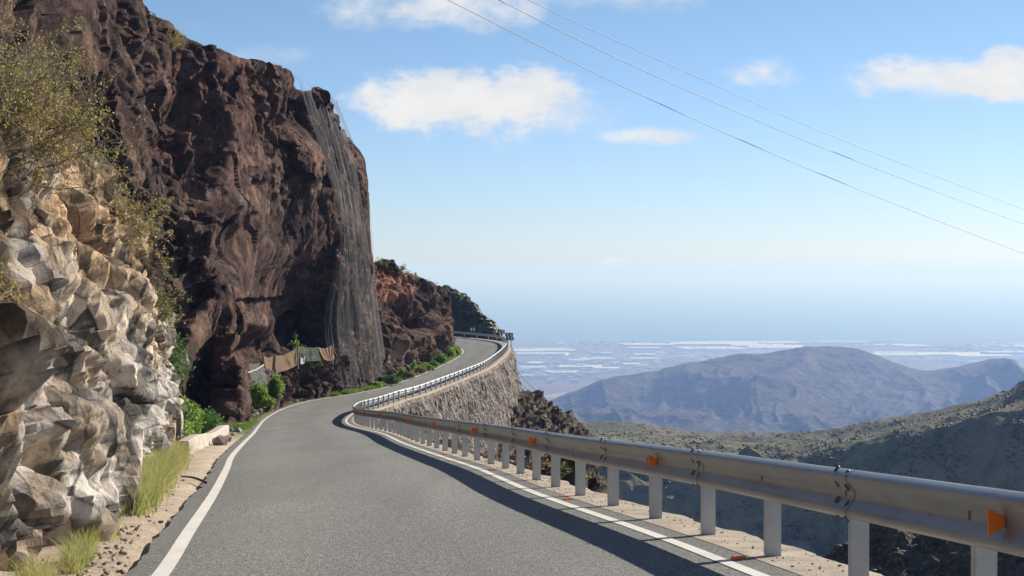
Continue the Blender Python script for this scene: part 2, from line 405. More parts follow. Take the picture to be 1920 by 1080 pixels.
M_AGAVE = simple('agave_skin', (0.22, 0.27, 0.20), 0.6, var=0.3, sc=5)

def cloth_mat(name, a, b, alpha=1.0):
    m = N(name); n = m.noise(3, 5, 0.65); wv = m.noise(25, 3, 0.7)
    c = m.mix(m.ramp(n, [(0.3, 0.0), (0.7, 1.0)]), a, b)
    d = m.n('BsdfPrincipled', {'Base Color': c, 'Roughness': 0.9, 'Specular IOR Level': 0.1, 'Normal': m.bump(wv, 0.02)})
    t = m.n('BsdfTranslucent', {'Color': c})
    x = m.n('MixShader', {'Fac': 0.3}); m.t.links.new(d.outputs[0], x.inputs[1]); m.t.links.new(t.outputs[0], x.inputs[2])
    if alpha < 1:
        tr = m.n('BsdfTransparent'); y = m.n('MixShader', {'Fac': m.ramp(m.noise(5, 6, 0.8), [(0.3, alpha * 0.7), (0.7, min(1, alpha * 1.3))])})
        m.t.links.new(tr.outputs[0], y.inputs[1]); m.t.links.new(x.outputs[0], y.inputs[2]); x = y
    m.t.links.new(x.outputs[0], m.out.inputs[0]); return m.m
M_BROWNCLOTH = cloth_mat('brown_sacking', (0.23, 0.155, 0.095), (0.37, 0.26, 0.16))
M_SHADE = cloth_mat('grey_green_mesh_cloth', (0.16, 0.18, 0.15), (0.24, 0.26, 0.22), 0.6)
M_SHADE_PALE = cloth_mat('blue_grey_mesh_cloth', (0.14, 0.17, 0.18), (0.25, 0.28, 0.28), 0.55)
M_WHITECLOTH = cloth_mat('white_cloth', (0.5, 0.52, 0.54), (0.7, 0.72, 0.74))

# rockfall net: hexagon wires far below one pixel, seen as a see-through grey veil with streaks
m = N('rockfall_mesh')
st = m.noise(1.0, 6, 0.7, v=m.scale(m.pos, (1.6, 1.6, 0.14)), dist=1.2); fn = m.noise(11, 3, 0.8)
a = m.math('ADD', m.ramp(st, [(0.35, 0.06), (0.6, 0.12), (0.8, 0.22)]), m.ramp(fn, [(0.4, 0.0), (0.7, 0.14)]))
d = m.n('BsdfPrincipled', {'Base Color': (0.29, 0.265, 0.245, 1), 'Roughness': 0.8})
tr = m.n('BsdfTransparent'); y = m.n('MixShader', {'Fac': a})
m.t.links.new(tr.outputs[0], y.inputs[1]); m.t.links.new(d.outputs[0], y.inputs[2]); m.t.links.new(y.outputs[0], m.out.inputs[0])
M_NET = m.m
M_NETFOLD = simple('net_fold_wire', (0.19, 0.175, 0.16), 0.6, var=0.2, sc=2)

# ------------------------------------------------------------------ road plan
def roadz(y):
    y = np.asarray(y, float)
    xs = np.array([-20, 0, 78, 84, 90, 95, 100, 105, 110, 114, 118, 124, 400.])
    zs = np.array([0.4, -1.2, -7.44, -7.88, -8.28, -8.58, -8.86, -9.1, -9.28, -9.37, -9.41, -9.42, -9.42])
    a = 0
    for k, w in ((-2, .1), (-1, .2), (0, .4), (1, .2), (2, .1)): a = a + w * np.interp(y + k * 1.5, xs, zs)
    return a

LEFT = [(-0.2, -6), (-1.3, 3), (-2.39, 11.25), (-2.9, 14.8), (-3.8, 21.1), (-4.9, 28.4), (-5.87, 34.7), (-7.3, 45), (-9.1, 58.3), (-11.1, 72.5),
        (-12.8, 85), (-13.96, 95.5), (-14.7, 106), (-14.4, 114), (-13.3, 118.5), (-12.2, 121), (-11.15, 124.5), (-9.9, 129), (-9.0, 135),
        (-7.97, 144), (-6.8, 156), (-5.8, 169), (-5.4, 178), (-5.5, 186), (-6.05, 192), (-6.9, 197), (-9, 202), (-14, 209), (-22, 214)]
POSTS = [(4.3, -6), (3.15, 3), (2.15, 11.25), (1.70, 14.8), (.77, 21.1), (-.10, 28.4), (-1.02, 34.7), (-2.48, 45), (-4.15, 58.3), (-6.45, 72.5),
         (-8.05, 85), (-8.85, 95), (-9.08, 102), (-8.6, 109), (-7.95, 115.5), (-7.5, 118), (-6.7, 122), (-5.95, 127), (-5.0, 133.5),
         (-3.9, 141.5), (-2.45, 153), (-1.45, 167.5), (-.8, 180), (-.5, 192), (-.95, 204), (-3.0, 213), (-7.2, 222), (-12, 230), (-20, 239)]
NP_ = len(LEFT)
T = np.linspace(0, NP_ - 1, 28 * 60 + 1)
LP = catmull(LEFT, T); PP = catmull(POSTS, T)
def nrm2(Q):
    t = np.gradient(Q, axis=0); t /= np.linalg.norm(t, axis=1, keepdims=True)
    return np.stack([t[:, 1], -t[:, 0]], -1)          # to the right of travel
LN = nrm2(LP); PN = nrm2(PP)
def strip(A, B, k, dz=0.0, t0=0, t1=None):
    """grid between two plan curves, k cells across"""
    t1 = len(A) if t1 is None else t1
    A, B = A[t0:t1], B[t0:t1]; w = np.linspace(0, 1, k + 1)[:, None, None]
    Q = A[None] * (1 - w) + B[None] * w
    return np.concatenate([Q, (roadz(Q[..., 1]) + dz)[..., None]], -1)

jag = 0.03 * fbm(np.stack([PP[:, 0] * 2, PP[:, 1] * 2, PP[:, 1] * 0], -1), 3, 3)[:, None]
G = strip(LP - LN * (0.24 + jag), PP - PN * (0.17 + jag), 20)
tag(grid_obj('road', G, M_ASPH, True, {'across': np.broadcast_to(np.linspace(0, 1, 21)[:, None], G.shape[:2])}), 'grey asphalt mountain road curving downhill and back to the right', kind='structure')
tag(grid_obj('edge_line', strip(LP - LN * 0.06, LP + LN * 0.06, 1, 0.005), M_LINE), 'white painted edge line on the cliff side of the road', kind='structure')
tag(grid_obj('edge_line', strip(PP - PN * 0.53, PP - PN * 0.41, 1, 0.005), M_LINE), 'white painted edge line beside the guardrail', kind='structure')
# concrete strip under the guardrail, with a ragged outer edge and its broken side
ed = 0.34 + 0.07 * fbm(np.stack([PP[:, 0] * 1.3, PP[:, 1] * 1.3, PP[:, 1] * 0], -1), 4, 9)
O1 = PP + PN * ed[:, None]
G = strip(PP - PN * 0.19, O1, 4, 0.004)
G2 = G[-1:].copy(); G2[..., 2] -= 0.35; G2[..., :2] += (PN * 0.12)[None]
G3 = G[:1].copy(); G3[..., 2] -= 0.1
tag(grid_obj('verge', np.concatenate([G3, G, G2]), M_CONC), 'pale sandy concrete strip carrying the guardrail posts', kind='structure')
# left shoulder
k = 26
G = strip(LP - LN * 0.215, LP - LN * 5.0, k, -0.012)
w = np.linspace(0, 1, k + 1)[:, None]
G[..., 2] += (0.10 * fbm(G * 1.1, 4, 21)) * np.clip(w * 4, 0, 1) + w * 0.12
G[0, :, 2] -= 0.06
tag(grid_obj('shoulder', G, M_SAND, True), 'sandy roadside shoulder between the white line and the cliff foot', kind='structure')

# ------------------------------------------------------------------ near tan cliff
ys = [2, 7, 11.25, 16, 20, 24.5, 30, 36, 40, 42.5, 45]
bx = [-2.1, -2.7, -3.2, -4.0, -4.7, -5.45, -6.4, -7.6, -8.25, -9.1, -11.9]
tx = [-3.0, -3.8, -4.35, -5.0, -5.75, -6.75, -7.75, -8.8, -9.5, -10.5, -13.4]
tz = [1.6, 1.5, 1.45, 1.42, 1.65, 1.8, 1.75, 1.35, 0.4, -0.7, -1.2]
rows = []
for w_, bul in ((0, 0.0), (0.22, 0.25), (0.5, 0.34), (0.78, 0.2), (1.0, 0.0)):
    row = []
    for y, b, t, z in zip(ys, bx, tx, tz):
        z0 = float(roadz(y)) - 0.35
        e = w_ ** 1.15
        row.append((b + (t - b) * e + bul * (0.8 if y < 41 else 0.5), y + (0.6 * w_ if y > 38 else 0), z0 + (z - z0) * w_))
    rows.append(row)
rows.append([(x - 1.6, y + 0.4, z + 0.25) for x, y, z in rows[-1]])
rows.append([(x - 5.0, y + 1.0, z + 0.9) for x, y, z in rows[-1]])
NU, NV = 620, 330
ctrl = np.array(rows)
# more columns near the camera
cc = catmull(ctrl.transpose(1, 0, 2), np.linspace(0, 1, NU) ** 0.9 * (len(ys) - 1)).transpose(1, 0, 2)
tv = np.concatenate([np.linspace(0, 4, NV - 40, endpoint=False), np.linspace(4, 6, 40)])
G = catmull(cc, tv)
nn = normals(G); vv = tv[:, None] * np.ones((1, NU))
warp = G + 0.04 * np.stack([fbm(G * 0.9, 3, 31), fbm(G * 0.9, 3, 32), fbm(G * 0.9, 3, 33)], -1)
up = np.clip((G[..., 2] - (-1.3) - 0.9 * fbm(G * 0.45, 3, 40)) / 1.2, 0, 1)
nn = nn if nn[NV // 3, NU // 2, 0] > 0 else -nn
shear = warp + np.stack([0 * up, 0.35 * warp[..., 2], 0 * up], -1)
a1, g1, h1 = blocks(shear, (1.0, 1.5, 1.5), 1)
a2, g2, h2 = blocks(shear, (0.5, 0.66, 0.66), 5)
a3, g3, h3 = blocks(warp, (0.22, 0.28, 0.28), 9)
f1_, fg1, fh1 = facets(shear, (1.2, 1.35, 2.0), 21, 1.1, 0.6); f2_, fg2, fh2 = facets(shear, (0.6, 0.62, 0.9), 25, 1.1, 0.6)
# blocks stepping out towards the road, each with a blunt end
ph = shear[..., 1] / 2.7 + 0.30 * fbm(G * np.array([.4, .4, .3]), 1, 41); fr = ph - np.floor(ph); blk = _h(np.floor(ph), np.floor(shear[..., 2] / 2.2 + 0.6 * _h(np.floor(ph), np.floor(ph), np.floor(ph), 3)), 0 * ph, 44)
saw = np.where(fr < 0.28, fr / 0.28, 1 - (fr - 0.28) / 0.72)
gz_ = graze(nn, G)
D = (0.08 + 0.26 * blk) * (saw - 0.5) + 0.20 * f1_ + 0.10 * f2_ * (0.5 + 0.5 * gz_) + 0.20 * a1 + (0.085 - 0.02 * up) * a2 + 0.030 * a3 - 0.08 * np.exp(-fg1 * 14)
D += up * 0.04 * ridged(shear * np.array([3.0, 2.0, 0.45]), 3, 50) + 0.006 * fbm(G * 7, 3, 60) - 0.06
D = np.where(vv < 1.2, np.minimum(D, 0.22 + 0.1 * vv), D)
D *= np.clip(0.25 + vv * 2.5, 0, 1)
D = np.where(vv > 4, D * 0.6, D)
G = G + nn * D[..., None]
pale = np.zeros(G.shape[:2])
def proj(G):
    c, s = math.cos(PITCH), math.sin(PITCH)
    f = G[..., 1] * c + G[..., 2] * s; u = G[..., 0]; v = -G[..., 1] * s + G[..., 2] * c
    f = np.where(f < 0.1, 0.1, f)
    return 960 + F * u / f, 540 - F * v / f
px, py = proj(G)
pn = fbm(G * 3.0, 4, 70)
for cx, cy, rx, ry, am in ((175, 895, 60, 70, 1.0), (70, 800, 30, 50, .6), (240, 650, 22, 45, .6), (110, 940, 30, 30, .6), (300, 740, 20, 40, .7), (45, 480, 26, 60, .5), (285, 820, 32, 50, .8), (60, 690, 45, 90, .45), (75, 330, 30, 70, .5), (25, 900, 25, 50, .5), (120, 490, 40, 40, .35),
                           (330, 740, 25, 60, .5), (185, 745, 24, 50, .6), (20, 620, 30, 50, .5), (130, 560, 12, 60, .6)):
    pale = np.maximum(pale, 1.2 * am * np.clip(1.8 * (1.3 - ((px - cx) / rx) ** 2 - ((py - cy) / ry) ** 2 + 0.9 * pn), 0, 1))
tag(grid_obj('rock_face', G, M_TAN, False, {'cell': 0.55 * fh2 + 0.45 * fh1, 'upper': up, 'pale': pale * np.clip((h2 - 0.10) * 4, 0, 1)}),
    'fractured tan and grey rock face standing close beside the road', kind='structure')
NEARG = G

# ------------------------------------------------------------------ big dark cliff
def pts(rows): return [[P(*c) for c in r] for r in rows]
cols = [
 [(-250, 1000, 40), (-250, 650, 41), (-250, 400, 43), (-250, 150, 46), (-250, -150, 50)],
 [(20, 900, 52), (20, 650, 53), (20, 400, 55), (20, 150, 58), (20, -170, 62)],
 [(170, 860, 60), (165, 650, 62), (160, 400, 72), (150, 150, 78), (140, -150, 82)],
 [(300, 845, 66), (285, 650, 71), (270, 400, 84), (262, 150, 88), (250, -14, 92)],
 [(365, 835, 68), (360, 650, 74), (350, 400, 87), (345, 200, 95), (335, 55, 98)],
 [(432, 822, 71), (430, 650, 75), (425, 400, 92), (430, 220, 100), (430, 104, 103)],
 [(464, 806, 75), (464, 660, 79), (475, 420, 101), (490, 240, 106), (500, 127, 108)],
 [(478, 778, 98), (480, 670, 103), (520, 420, 111), (535, 260, 112), (545, 141, 114)],
 [(545, 760, 117), (545, 650, 120), (570, 420, 118), (580, 270, 118), (590, 160, 119)],
 [(618, 746, 121.8), (616, 640, 124), (630, 430, 123), (625, 290, 123.5), (620, 184, 124)],
 [(674, 736, 126.5), (680, 600, 128), (674, 430, 127), (653, 310, 126), (638, 236, 126)],
 [(700, 730, 130.5), (698, 600, 131), (686, 430, 130), (684, 345, 130), (662, 282, 130)],
 [(698, 722, 139), (692, 600, 139), (672, 430, 137), (668, 350, 137), (650, 270, 137)],
 [(680, 710, 155), (680, 560, 155), (655, 430, 150), (645, 340, 148), (635, 250, 146)]]
ctrl = np.array(pts(cols)).transpose(1, 0, 2)
back = ctrl[-1].copy(); back[:, 0] -= 3.0; back[:, 1] += 8; back[:, 2] -= 0.5
back2 = back.copy(); back2[:, 0] -= 12; back2[:, 1] += 25; back2[:, 2] -= 2
ctrl = np.concatenate([ctrl, back[None], back2[None]])
NU, NV = 640, 420
tu = np.interp(np.linspace(0, 1, NU), [0, .12, .9, 1], [0, 2, 12, 13])
tv = np.concatenate([np.linspace(0, 4, NV - 50, endpoint=False), np.linspace(4, 6, 50)])
G = catmull(catmull(ctrl, tv).transpose(1, 0, 2), tu).transpose(1, 0, 2)
nn = normals(G)
nn = facing(nn, G)
px0, py0 = proj(G)
warp = G + 0.2 * np.stack([fbm(G * 0.35, 3, 131), fbm(G * 0.35, 3, 132), fbm(G * 0.35, 3, 133)], -1)
a1, g1, h1 = blocks(warp, (4.2, 4.6, 5.4), 101)
a2, g2, h2 = blocks(warp, (1.7, 1.9, 1.9), 105)
a3, g3, h3 = blocks(warp, (0.65, 0.75, 0.7), 109)
f1_, fg1, fh1 = facets(warp, (4.0, 4.6, 5.6), 121, 1.1, 0.6); f2_, fg2, fh2 = facets(warp, (1.8, 2.1, 2.3), 125, 1.1, 0.6)
gz_ = graze(nn, G); vv0 = tv[:, None] * np.ones((1, NU))
D = 0.6 * fbm(G * 0.16, 3, 120) + (0.55 * a1 + 0.60 * f1_) * (0.5 + 0.5 * gz_) + (0.17 * a2 + 0.20 * f2_) * (.35 + .65 * gz_) + 0.13 * a3 * gz_ + 0.10 * fbm(G * 2.0, 3, 140) * gz_
D += 0.16 * gz_ * ridged(G * np.array([0.8, 0.6, 0.25]), 3, 150) - 0.15
jump = np.exp(-((tu[None, :] - 6.45) / 0.5) ** 2) * np.clip(1.6 - vv0 * 0.6, 0, 1)
D = D * (1 - 0.7 * jump)
D = np.where(D > 0.35, 0.35 + 0.45 * (D - 0.35), D)
flatz = np.clip((px0 - 470) / 60, 0, 1) * np.clip((650 - px0) / 40, 0, 1) * np.clip((py0 - 330) / 60, 0, 1)   # the smooth shaded wall over the shelter
D *= 1 - 0.55 * flatz
for cx, cy, rx, ry, dep in ((395, 690, 36, 75, 2.6), (405, 610, 30, 36, 1.2), (500, 655, 42, 34, 2.5), (590, 628, 34, 30, 2.4), (565, 205, 26, 50, 2.0), (380, 330, 80, 75, 2.0), (450, 470, 40, 60, 1.2), (330, 230, 40, 50, 1.0), (340, 560, 40, 60, 1.0),
                            (570, 560, 90, 70, 1.2), (455, 500, 30, 80, 0.8), (540, 320, 50, 60, -0.8)):
    r2 = ((px0 - cx) / rx) ** 2 + ((py0 - cy) / ry) ** 2
    D -= dep * np.exp(-r2 ** 1.6)
vv = tv[:, None] * np.ones((1, NU))
D *= np.where(vv > 4, 0.55, 1.0)
lim = 0.10 + np.clip(vv - 0.15, 0, 9) * 1.6
D = np.where((px0 > 330), np.minimum(D, lim), D)
D = np.where((px0 > 465) & (px0 < 640) & (py0 > 560), np.minimum(D, 0.0) - 0.5, D)
edge = np.clip((px0 - 610) / 60, 0, 1) * np.clip((vv - 0.2) / 0.6, 0, 1)
D = D * (1 - 0.45 * edge)
G = G + nn * D[..., None]
px, py = proj(G)
pn = fbm(G * 0.9, 4, 170)
pale = np.zeros(G.shape[:2])
for cx, cy, rx, ry, am in ((293, 155, 24, 16, 1.3), (282, 190, 22, 20, .7), (457, 382, 10, 26, 1.2), (405, 225, 6, 20, .7), (390, 195, 20, 20, .35), (665, 640, 8, 20, .6), (268, 120, 24, 50, .25)):
    pale = np.maximum(pale, am * np.clip(1.4 * (1.0 - ((px - cx) / rx) ** 2 - ((py - cy) / ry) ** 2 + 0.9 * pn), 0, 1))
red = 0.5 * np.clip(1.2 - ((px - 430) / 190) ** 2 - ((py - 190) / 110) ** 2 + 1.2 * pn, 0, 1) + 0.35 * np.clip(1.0 - ((px - 440) / 40) ** 2 - ((py - 700) / 140) ** 2 + pn, 0, 1)
red = np.maximum(red, 0.5 * np.clip(1.0 - ((px - 610) / 40) ** 2 - ((py - 280) / 26) ** 2 + pn, 0, 1))
tag(grid_obj('volcanic_cliff', G, M_DARK, False, {'cell': 0.5 * h2 + 0.5 * h3, 'pale': np.clip(pale, 0, 0.9), 'red': np.clip(red, 0, .8)}),
    'tall dark reddish brown volcanic cliff overhanging the inside of the bend', kind='structure')
CLIFFG = G; CLIFFN = nn

# bench of dark rock below the cloth fence
cols = [
 [(500, 776, 101.5), (505, 752, 102.5), (520, 735, 104.5), (535, 728, 108)],
 [(524, 770, 108), (530, 738, 109.5), (535, 714, 110.5), (545, 704, 112)],
 [(546, 764, 113), (550, 730, 113.8), (554, 702, 114.6), (565, 690, 116)],
 [(582, 756, 117), (588, 720, 117.6), (592, 686, 118.2), (600, 676, 119.5)],
 [(618, 749, 120.5), (626, 712, 121), (630, 680, 121.6), (636, 668, 123)],
 [(640, 744, 122.8), (648, 718, 123.6), (652, 697, 124.4), (655, 680, 125.5)],
 [(670, 738, 125.8), (680, 724, 127), (686, 712, 128), (690, 700, 129)]]
ctrl = np.array(pts(cols)).transpose(1, 0, 2)
back = ctrl[-1].copy(); back[:, 1] += 5; back[:, 0] *= 1.03
ctrl = np.concatenate([ctrl, back[None]])
G = sheet(ctrl, 260, 130); nn = normals(G)
nn = facing(nn, G)
px0, py0 = proj(G)
a2, g2, h2 = blocks(G, (1.0, 1.0, 1.1), 205); a3, g3, h3 = blocks(G, (0.4, 0.4, 0.42), 209)
D = 0.25 * a2 + 0.11 * a3 + 0.3 * fbm(G * 0.5, 3, 220) + 0.06 * fbm(G * 4, 3, 221)
for cx, cy, rx, ry, dep in ((567, 714, 12, 14, 2.6), (545, 722, 5, 7, 0.6), (562, 743, 14, 6, 0.9), (629, 688, 7, 8, 1.2)):
    D -= dep * np.exp(-(((px0 - cx) / rx) ** 2 + ((py0 - cy) / ry) ** 2) ** 1.8)
D = np.minimum(D, 0.08 + 0.9 * np.linspace(0, 1, 130)[:, None])
G = G + nn * D[..., None]
tag(grid_obj('rock_bench', G, M_DARK, False, {'cell': h3, 'pale': 0 * h3, 'red': 0.25 * (h2 > 0.6)}), 'low dark purplish rock bench with hollows below the cloth fence', kind='structure')

# ------------------------------------------------------------------ hill with the red cut, and the dark scrubby hill past the bend
def hillside(name, cols, nu, nv, sc, amp, mat, label, seed, dents=(), redf=None, palef=None, back=(0, 10, -1)):
    ctrl = np.array(pts(cols)).transpose(1, 0, 2)
    b = ctrl[-1] + np.array(back)
    ctrl = np.concatenate([ctrl, b[None]])
    G = sheet(ctrl, nu, nv); nn = normals(G)
    nn = facing(nn, G)
    px0, py0 = proj(G)
    a1, g1, h1 = blocks(G, (3 * sc, 3 * sc, 3.4 * sc), seed); a2, g2, h2 = blocks(G, (sc, sc, 1.05 * sc), seed + 5)
    D = amp * (0.55 * a1 + 0.22 * a2 + 0.4 * fbm(G * 0.3 / sc, 4, seed + 9) + 0.10 * fbm(G * 3 / sc, 3, seed + 12))
    for cx, cy, rx, ry, dep in dents: D -= dep * np.exp(-(((px0 - cx) / rx) ** 2 + ((py0 - cy) / ry) ** 2) ** 1.6)
    G = G + nn * D[..., None]
    px, py = proj(G); pn = fbm(G * 0.6, 4, seed + 20)
    z = 0 * h1
    at = {'cell': 0.5 * h1 + 0.5 * h2, 'pale': palef(px, py, pn) if palef else z, 'red': redf(px, py, pn) if redf else z}
    tag(grid_obj(name, G, mat, False, at), label, kind='structure')
    return G
HILL2 = hillside('roadside_cutting', [
 [(682, 722, 131), (682, 640, 134), (684, 560, 140), (692, 503, 148)],
 [(715, 712, 134), (715, 640, 138), (718, 565, 144), (720, 503, 151)],
 [(738, 702, 140), (742, 640, 144), (745, 570, 149), (748, 512, 155)],
 [(768, 690, 150), (776, 630, 153), (780, 580, 158), (785, 534, 164)],
 [(803, 672, 166), (811, 620, 169), (815, 580, 173), (815, 550, 179)],
 [(832, 655, 182), (837, 625, 183), (837, 592, 186), (831, 568, 190)],
 [(826, 645, 200), (828, 620, 200), (826, 592, 202), (816, 568, 205)]], 330, 230, 1.0, 0.75, M_FAR,
 'reddish brown rock cutting beyond the netted nose', 301, ((796, 610, 19, 15, 6.5), (765, 600, 10, 20, 1.2), (812, 585, 10, 26, 1.5)),
 lambda x, y, n: np.clip(1.3 - ((x - 722) / 48) ** 2 - ((y - 535) / 34) ** 2 + 1.0 * n, 0, 1) * .95,
 lambda x, y, n: 0.55 * np.clip(1.1 - ((x - 748) / 40) ** 2 - ((y - 668) / 26) ** 2 + 1.3 * n, 0, 1))
HILL3 = hillside('scrub_hill', [
 [(790, 640, 252), (790, 600, 256), (790, 570, 260), (790, 540, 266)],
 [(842, 636, 238), (842, 600, 241), (843, 575, 246), (845, 548, 252)],
 [(875, 642, 227), (878, 605, 231), (876, 585, 236), (874, 560, 242)],
 [(902, 648, 221), (903, 615, 223), (901, 597, 228), (894, 580, 234)],
 [(927, 655, 218), (924, 628, 219.5), (919, 610, 223), (911, 598, 228)],
 [(937, 660, 222), (933, 640, 224), (925, 618, 228), (917, 604, 232)],
 [(930, 660, 240), (928, 640, 240), (920, 618, 244), (912, 604, 246)]], 240, 170, 1.2, 0.6, M_SCRUBROCK,
 'dark green scrub covered hill behind the far bend', 401)

# ------------------------------------------------------------------ retaining wall
def arc(Q): return np.concatenate([[0], np.cumsum(np.linalg.norm(np.diff(Q, axis=0), axis=1))])
PA = arc(PP)
def at_arc(s, off=0.0):
    i = np.interp(s, PA, np.arange(len(PA))); x = np.interp(i, np.arange(len(PA)), PP[:, 0]); y = np.interp(i, np.arange(len(PA)), PP[:, 1])
    nx = np.interp(i, np.arange(len(PA)), PN[:, 0]); ny = np.interp(i, np.arange(len(PA)), PN[:, 1])
    l = np.sqrt(nx ** 2 + ny ** 2); nx, ny = nx / l, ny / l
    return np.stack([x + nx * off, y + ny * off], -1), np.stack([nx, ny], -1)
s_of_y = lambda y: np.interp(y, PP[:24 * 60, 1], PA[:24 * 60])
s0, s1 = s_of_y(92), s_of_y(192) + 26
ss = np.arange(s0, s1, 0.11); nu = len(ss); hv = np.arange(0, 8.6, 0.11); nv = len(hv)
B, Nn = at_arc(ss, 0.44)
HH = np.interp(ss, [s0, s_of_y(100), s_of_y(120), s_of_y(160), s_of_y(186), s1], [1.5, 5.5, 8, 7.2, 5.6, 5.0])
hh = hv[:, None] / hv[-1] * HH[None]
G = np.zeros((nv, nu, 3)); G[..., :2] = B[None] + Nn[None] * (hh * 0.2)[..., None]; G[..., 2] = roadz(B[:, 1])[None] - 0.03 - hh
q = np.stack([np.broadcast_to(ss, hh.shape), hh * 0.62, 0 * hh], -1)
q = q + 0.15 * np.stack([fbm(q * 1.2, 2, 511), fbm(q * 1.2, 2, 512), 0 * hh], -1)
f1, f2, h, c0 = worley(q / 0.34, 501)
gap = f2 - f1
D = 0.10 * np.clip(gap * 2.2, 0, 1) + 0.10 * (h - 0.5) + 0.25 * fbm(np.stack([G[..., 0] * .3, G[..., 1] * .3, G[..., 2] * .3], -1), 2, 515) * np.clip(hh, 0, 1)
D[:3] *= 0.2
G[..., :2] += Nn[None] * D[..., None]
w = link('retaining_wall', mesh_np(G.reshape(-1, 3), grid_faces(nv, nu), False, {'cell': h, 'gap': gap}), M_MASON)
tag(w, 'rough stone retaining wall holding up the far bend of the road', 'retaining wall')

# ------------------------------------------------------------------ rocky ground outside the road
st = [  # y, then (offset, drop) pairs
 (-6, [(.3, .3), (.7, 2.5), (1.5, 6), (4, 14), (12, 30), (40, 60)]),
 (8, [(.3, .3), (.7, 2.2), (1.4, 5), (4, 13), (12, 30), (40, 60)]),
 (20, [(.3, .3), (.8, 1.4), (1.4, 4), (3.5, 11), (12, 28), (40, 60)]),
 (27, [(.3, .25), (1.0, .7), (1.8, 1.8), (3.2, 6.0), (9, 20), (40, 58)]),
 (36, [(.3, .2), (1.6, .8), (3.2, 1.6), (4.6, 4.2), (9, 16), (40, 55)]),
 (48, [(.3, .2), (2.2, .9), (4.9, 1.9), (6.8, 4.2), (11, 15), (42, 55)]),
 (62, [(.3, .2), (2.6, 1.3), (6.2, 2.6), (9.0, 5.2), (14, 16), (44, 55)]),
 (80, [(.3, .2), (2.6, 2.0), (7.0, 4.2), (10.5, 7.0), (16, 18), (44, 55)]),
 (98, [(.3, 1.0), (2.4, 4.5), (7.0, 6.2), (11.5, 9.0), (16, 19), (42, 52)]),
 (118, [(.5, 5.0), (2.2, 7.4), (6.0, 8.6), (9.5, 11.0), (14, 20), (36, 50)]),
 (145, [(.6, 5.0), (2.0, 6.6), (5.0, 7.8), (8.6, 10.4), (13, 19), (32, 48)]),
 (170, [(.6, 4.2), (1.7, 5.3), (4.4, 6.7), (8.0, 9.0), (12, 18), (30, 46)]),
 (188, [(.6, 3.8), (1.5, 4.5), (4.2, 6.2), (8.2, 8.7), (12, 17), (30, 44)]),
 (214, [(.6, 3.6), (1.5, 4.6), (4.0, 7.0), (8.0, 11), (12, 19), (30, 44)])]
rows = []
for y, pr in st:
    s = s_of_y(min(y, 192)) + max(0, y - 192) * 1.1
    row = []
    for o, dz in pr:
        b, n_ = at_arc(np.array([s]), o)
        row.append((b[0, 0], b[0, 1], float(roadz(y)) - dz))
    rows.append(row)
G = sheet(np.array(rows).transpose(1, 0, 2), 700, 220); nn = normals(G)
if nn[60, 300, 2] < 0: nn = -nn
a1, g1, h1 = blocks(G, (3.0, 3.0, 2.6), 601); a2, g2, h2 = blocks(G, (1.1, 1.1, 1.0), 605); a3, g3, h3 = blocks(G, (.42, .42, .42), 607)
vv = np.linspace(0, 5, 220)[:, None]
k_ = np.clip(vv / 1.3, 0.03, 1)
G = G + nn * (k_ * (0.30 * a1 + 0.17 * a2 + 0.09 * a3 + 0.5 * fbm(G * 0.3, 3, 610) - 0.15))[..., None]
tag(grid_obj('rocky_slope', G, M_BANK, False, {'cell': 0.5 * h2 + 0.5 * h3, 'pale': 0.5 * (h3 > .86), 'red': 0 * h1}),
    'broken brown rock slope dropping away outside the guardrail', kind='structure')
BANKG = G

# ------------------------------------------------------------------ valley side, near spur, mountain, plain, sea
pxs = [700, 900, 1050, 1150, 1250, 1350, 1450, 1550, 1650, 1750, 1850, 1950, 2150, 2500]
r4 = [820, 815, 806, 801, 813, 821, 822, 815, 795, 776, 757, 706, 640, 560]; d4 = [950, 950, 950, 950, 950, 950, 900, 860, 820, 770, 640, 560, 520, 500]
r35 = [835, 830, 822, 822, 830, 838, 842, 838, 824, 806, 786, 750, 700, 640]; d35 = [800, 800, 800, 790, 760, 720, 680, 640, 600, 560, 520, 500, 470, 450]
r3 = [900, 880, 860, 858, 862, 872, 880, 876, 862, 838, 812, 788, 760, 720]; d3 = [560, 560, 560, 560, 560, 550, 540, 520, 500, 480, 460, 440, 420, 400]
r2 = [990, 980, 960, 950, 945, 950, 955, 955, 945, 925, 905, 885, 860, 820]; d2 = [530, 530, 530, 530, 530, 525, 520, 508, 488, 468, 446, 426, 408, 390]
r1 = [1150, 1140, 1120, 1100, 1090, 1090, 1090, 1090, 1085, 1070, 1060, 1050, 1030, 1000]; d1 = [480, 480, 485, 490, 495, 495, 492, 485, 468, 450, 430, 412, 396, 378]
r0 = [1400] * 14; d0 = [400, 400, 410, 420, 430, 435, 438, 435, 425, 410, 395, 380, 360, 340]
ctrl = [[P(x, y, d) for x, y, d in zip(pxs, r, dd)] for r, dd in ((r0, d0), (r1, d1), (r2, d2), (r3, d3), (r35, d35), (r4, d4))]
b = np.array(ctrl[-1]); b[:, 1] += 160; b[:, 2] -= 40; ctrl.append(b); b = b.copy(); b[:, 1] += 900; b[:, 2] -= 150; ctrl.append(b)
G = sheet(np.array(ctrl), 620, 420)
rot = np.stack([G[..., 0] * 0.8 + G[..., 1] * 0.5, (-G[..., 0] * 0.5 + G[..., 1] * 0.8) * 0.45, G[..., 2] * 0.7], -1)
w = np.clip(np.linspace(0, 7, 420)[:, None], 0, 9)
amp = np.interp(w, [0, 1, 2, 2.7, 3.3, 4.0, 5.0, 7], [16, 18, 15, 7.0, 5, 3.5, 2.0, 8])
G[..., 2] += amp * (0.9 * ridged(rot / 75, 4, 701) - 0.45) * np.array([1.0]) + 0.30 * amp * fbm(G / 18, 4, 705)
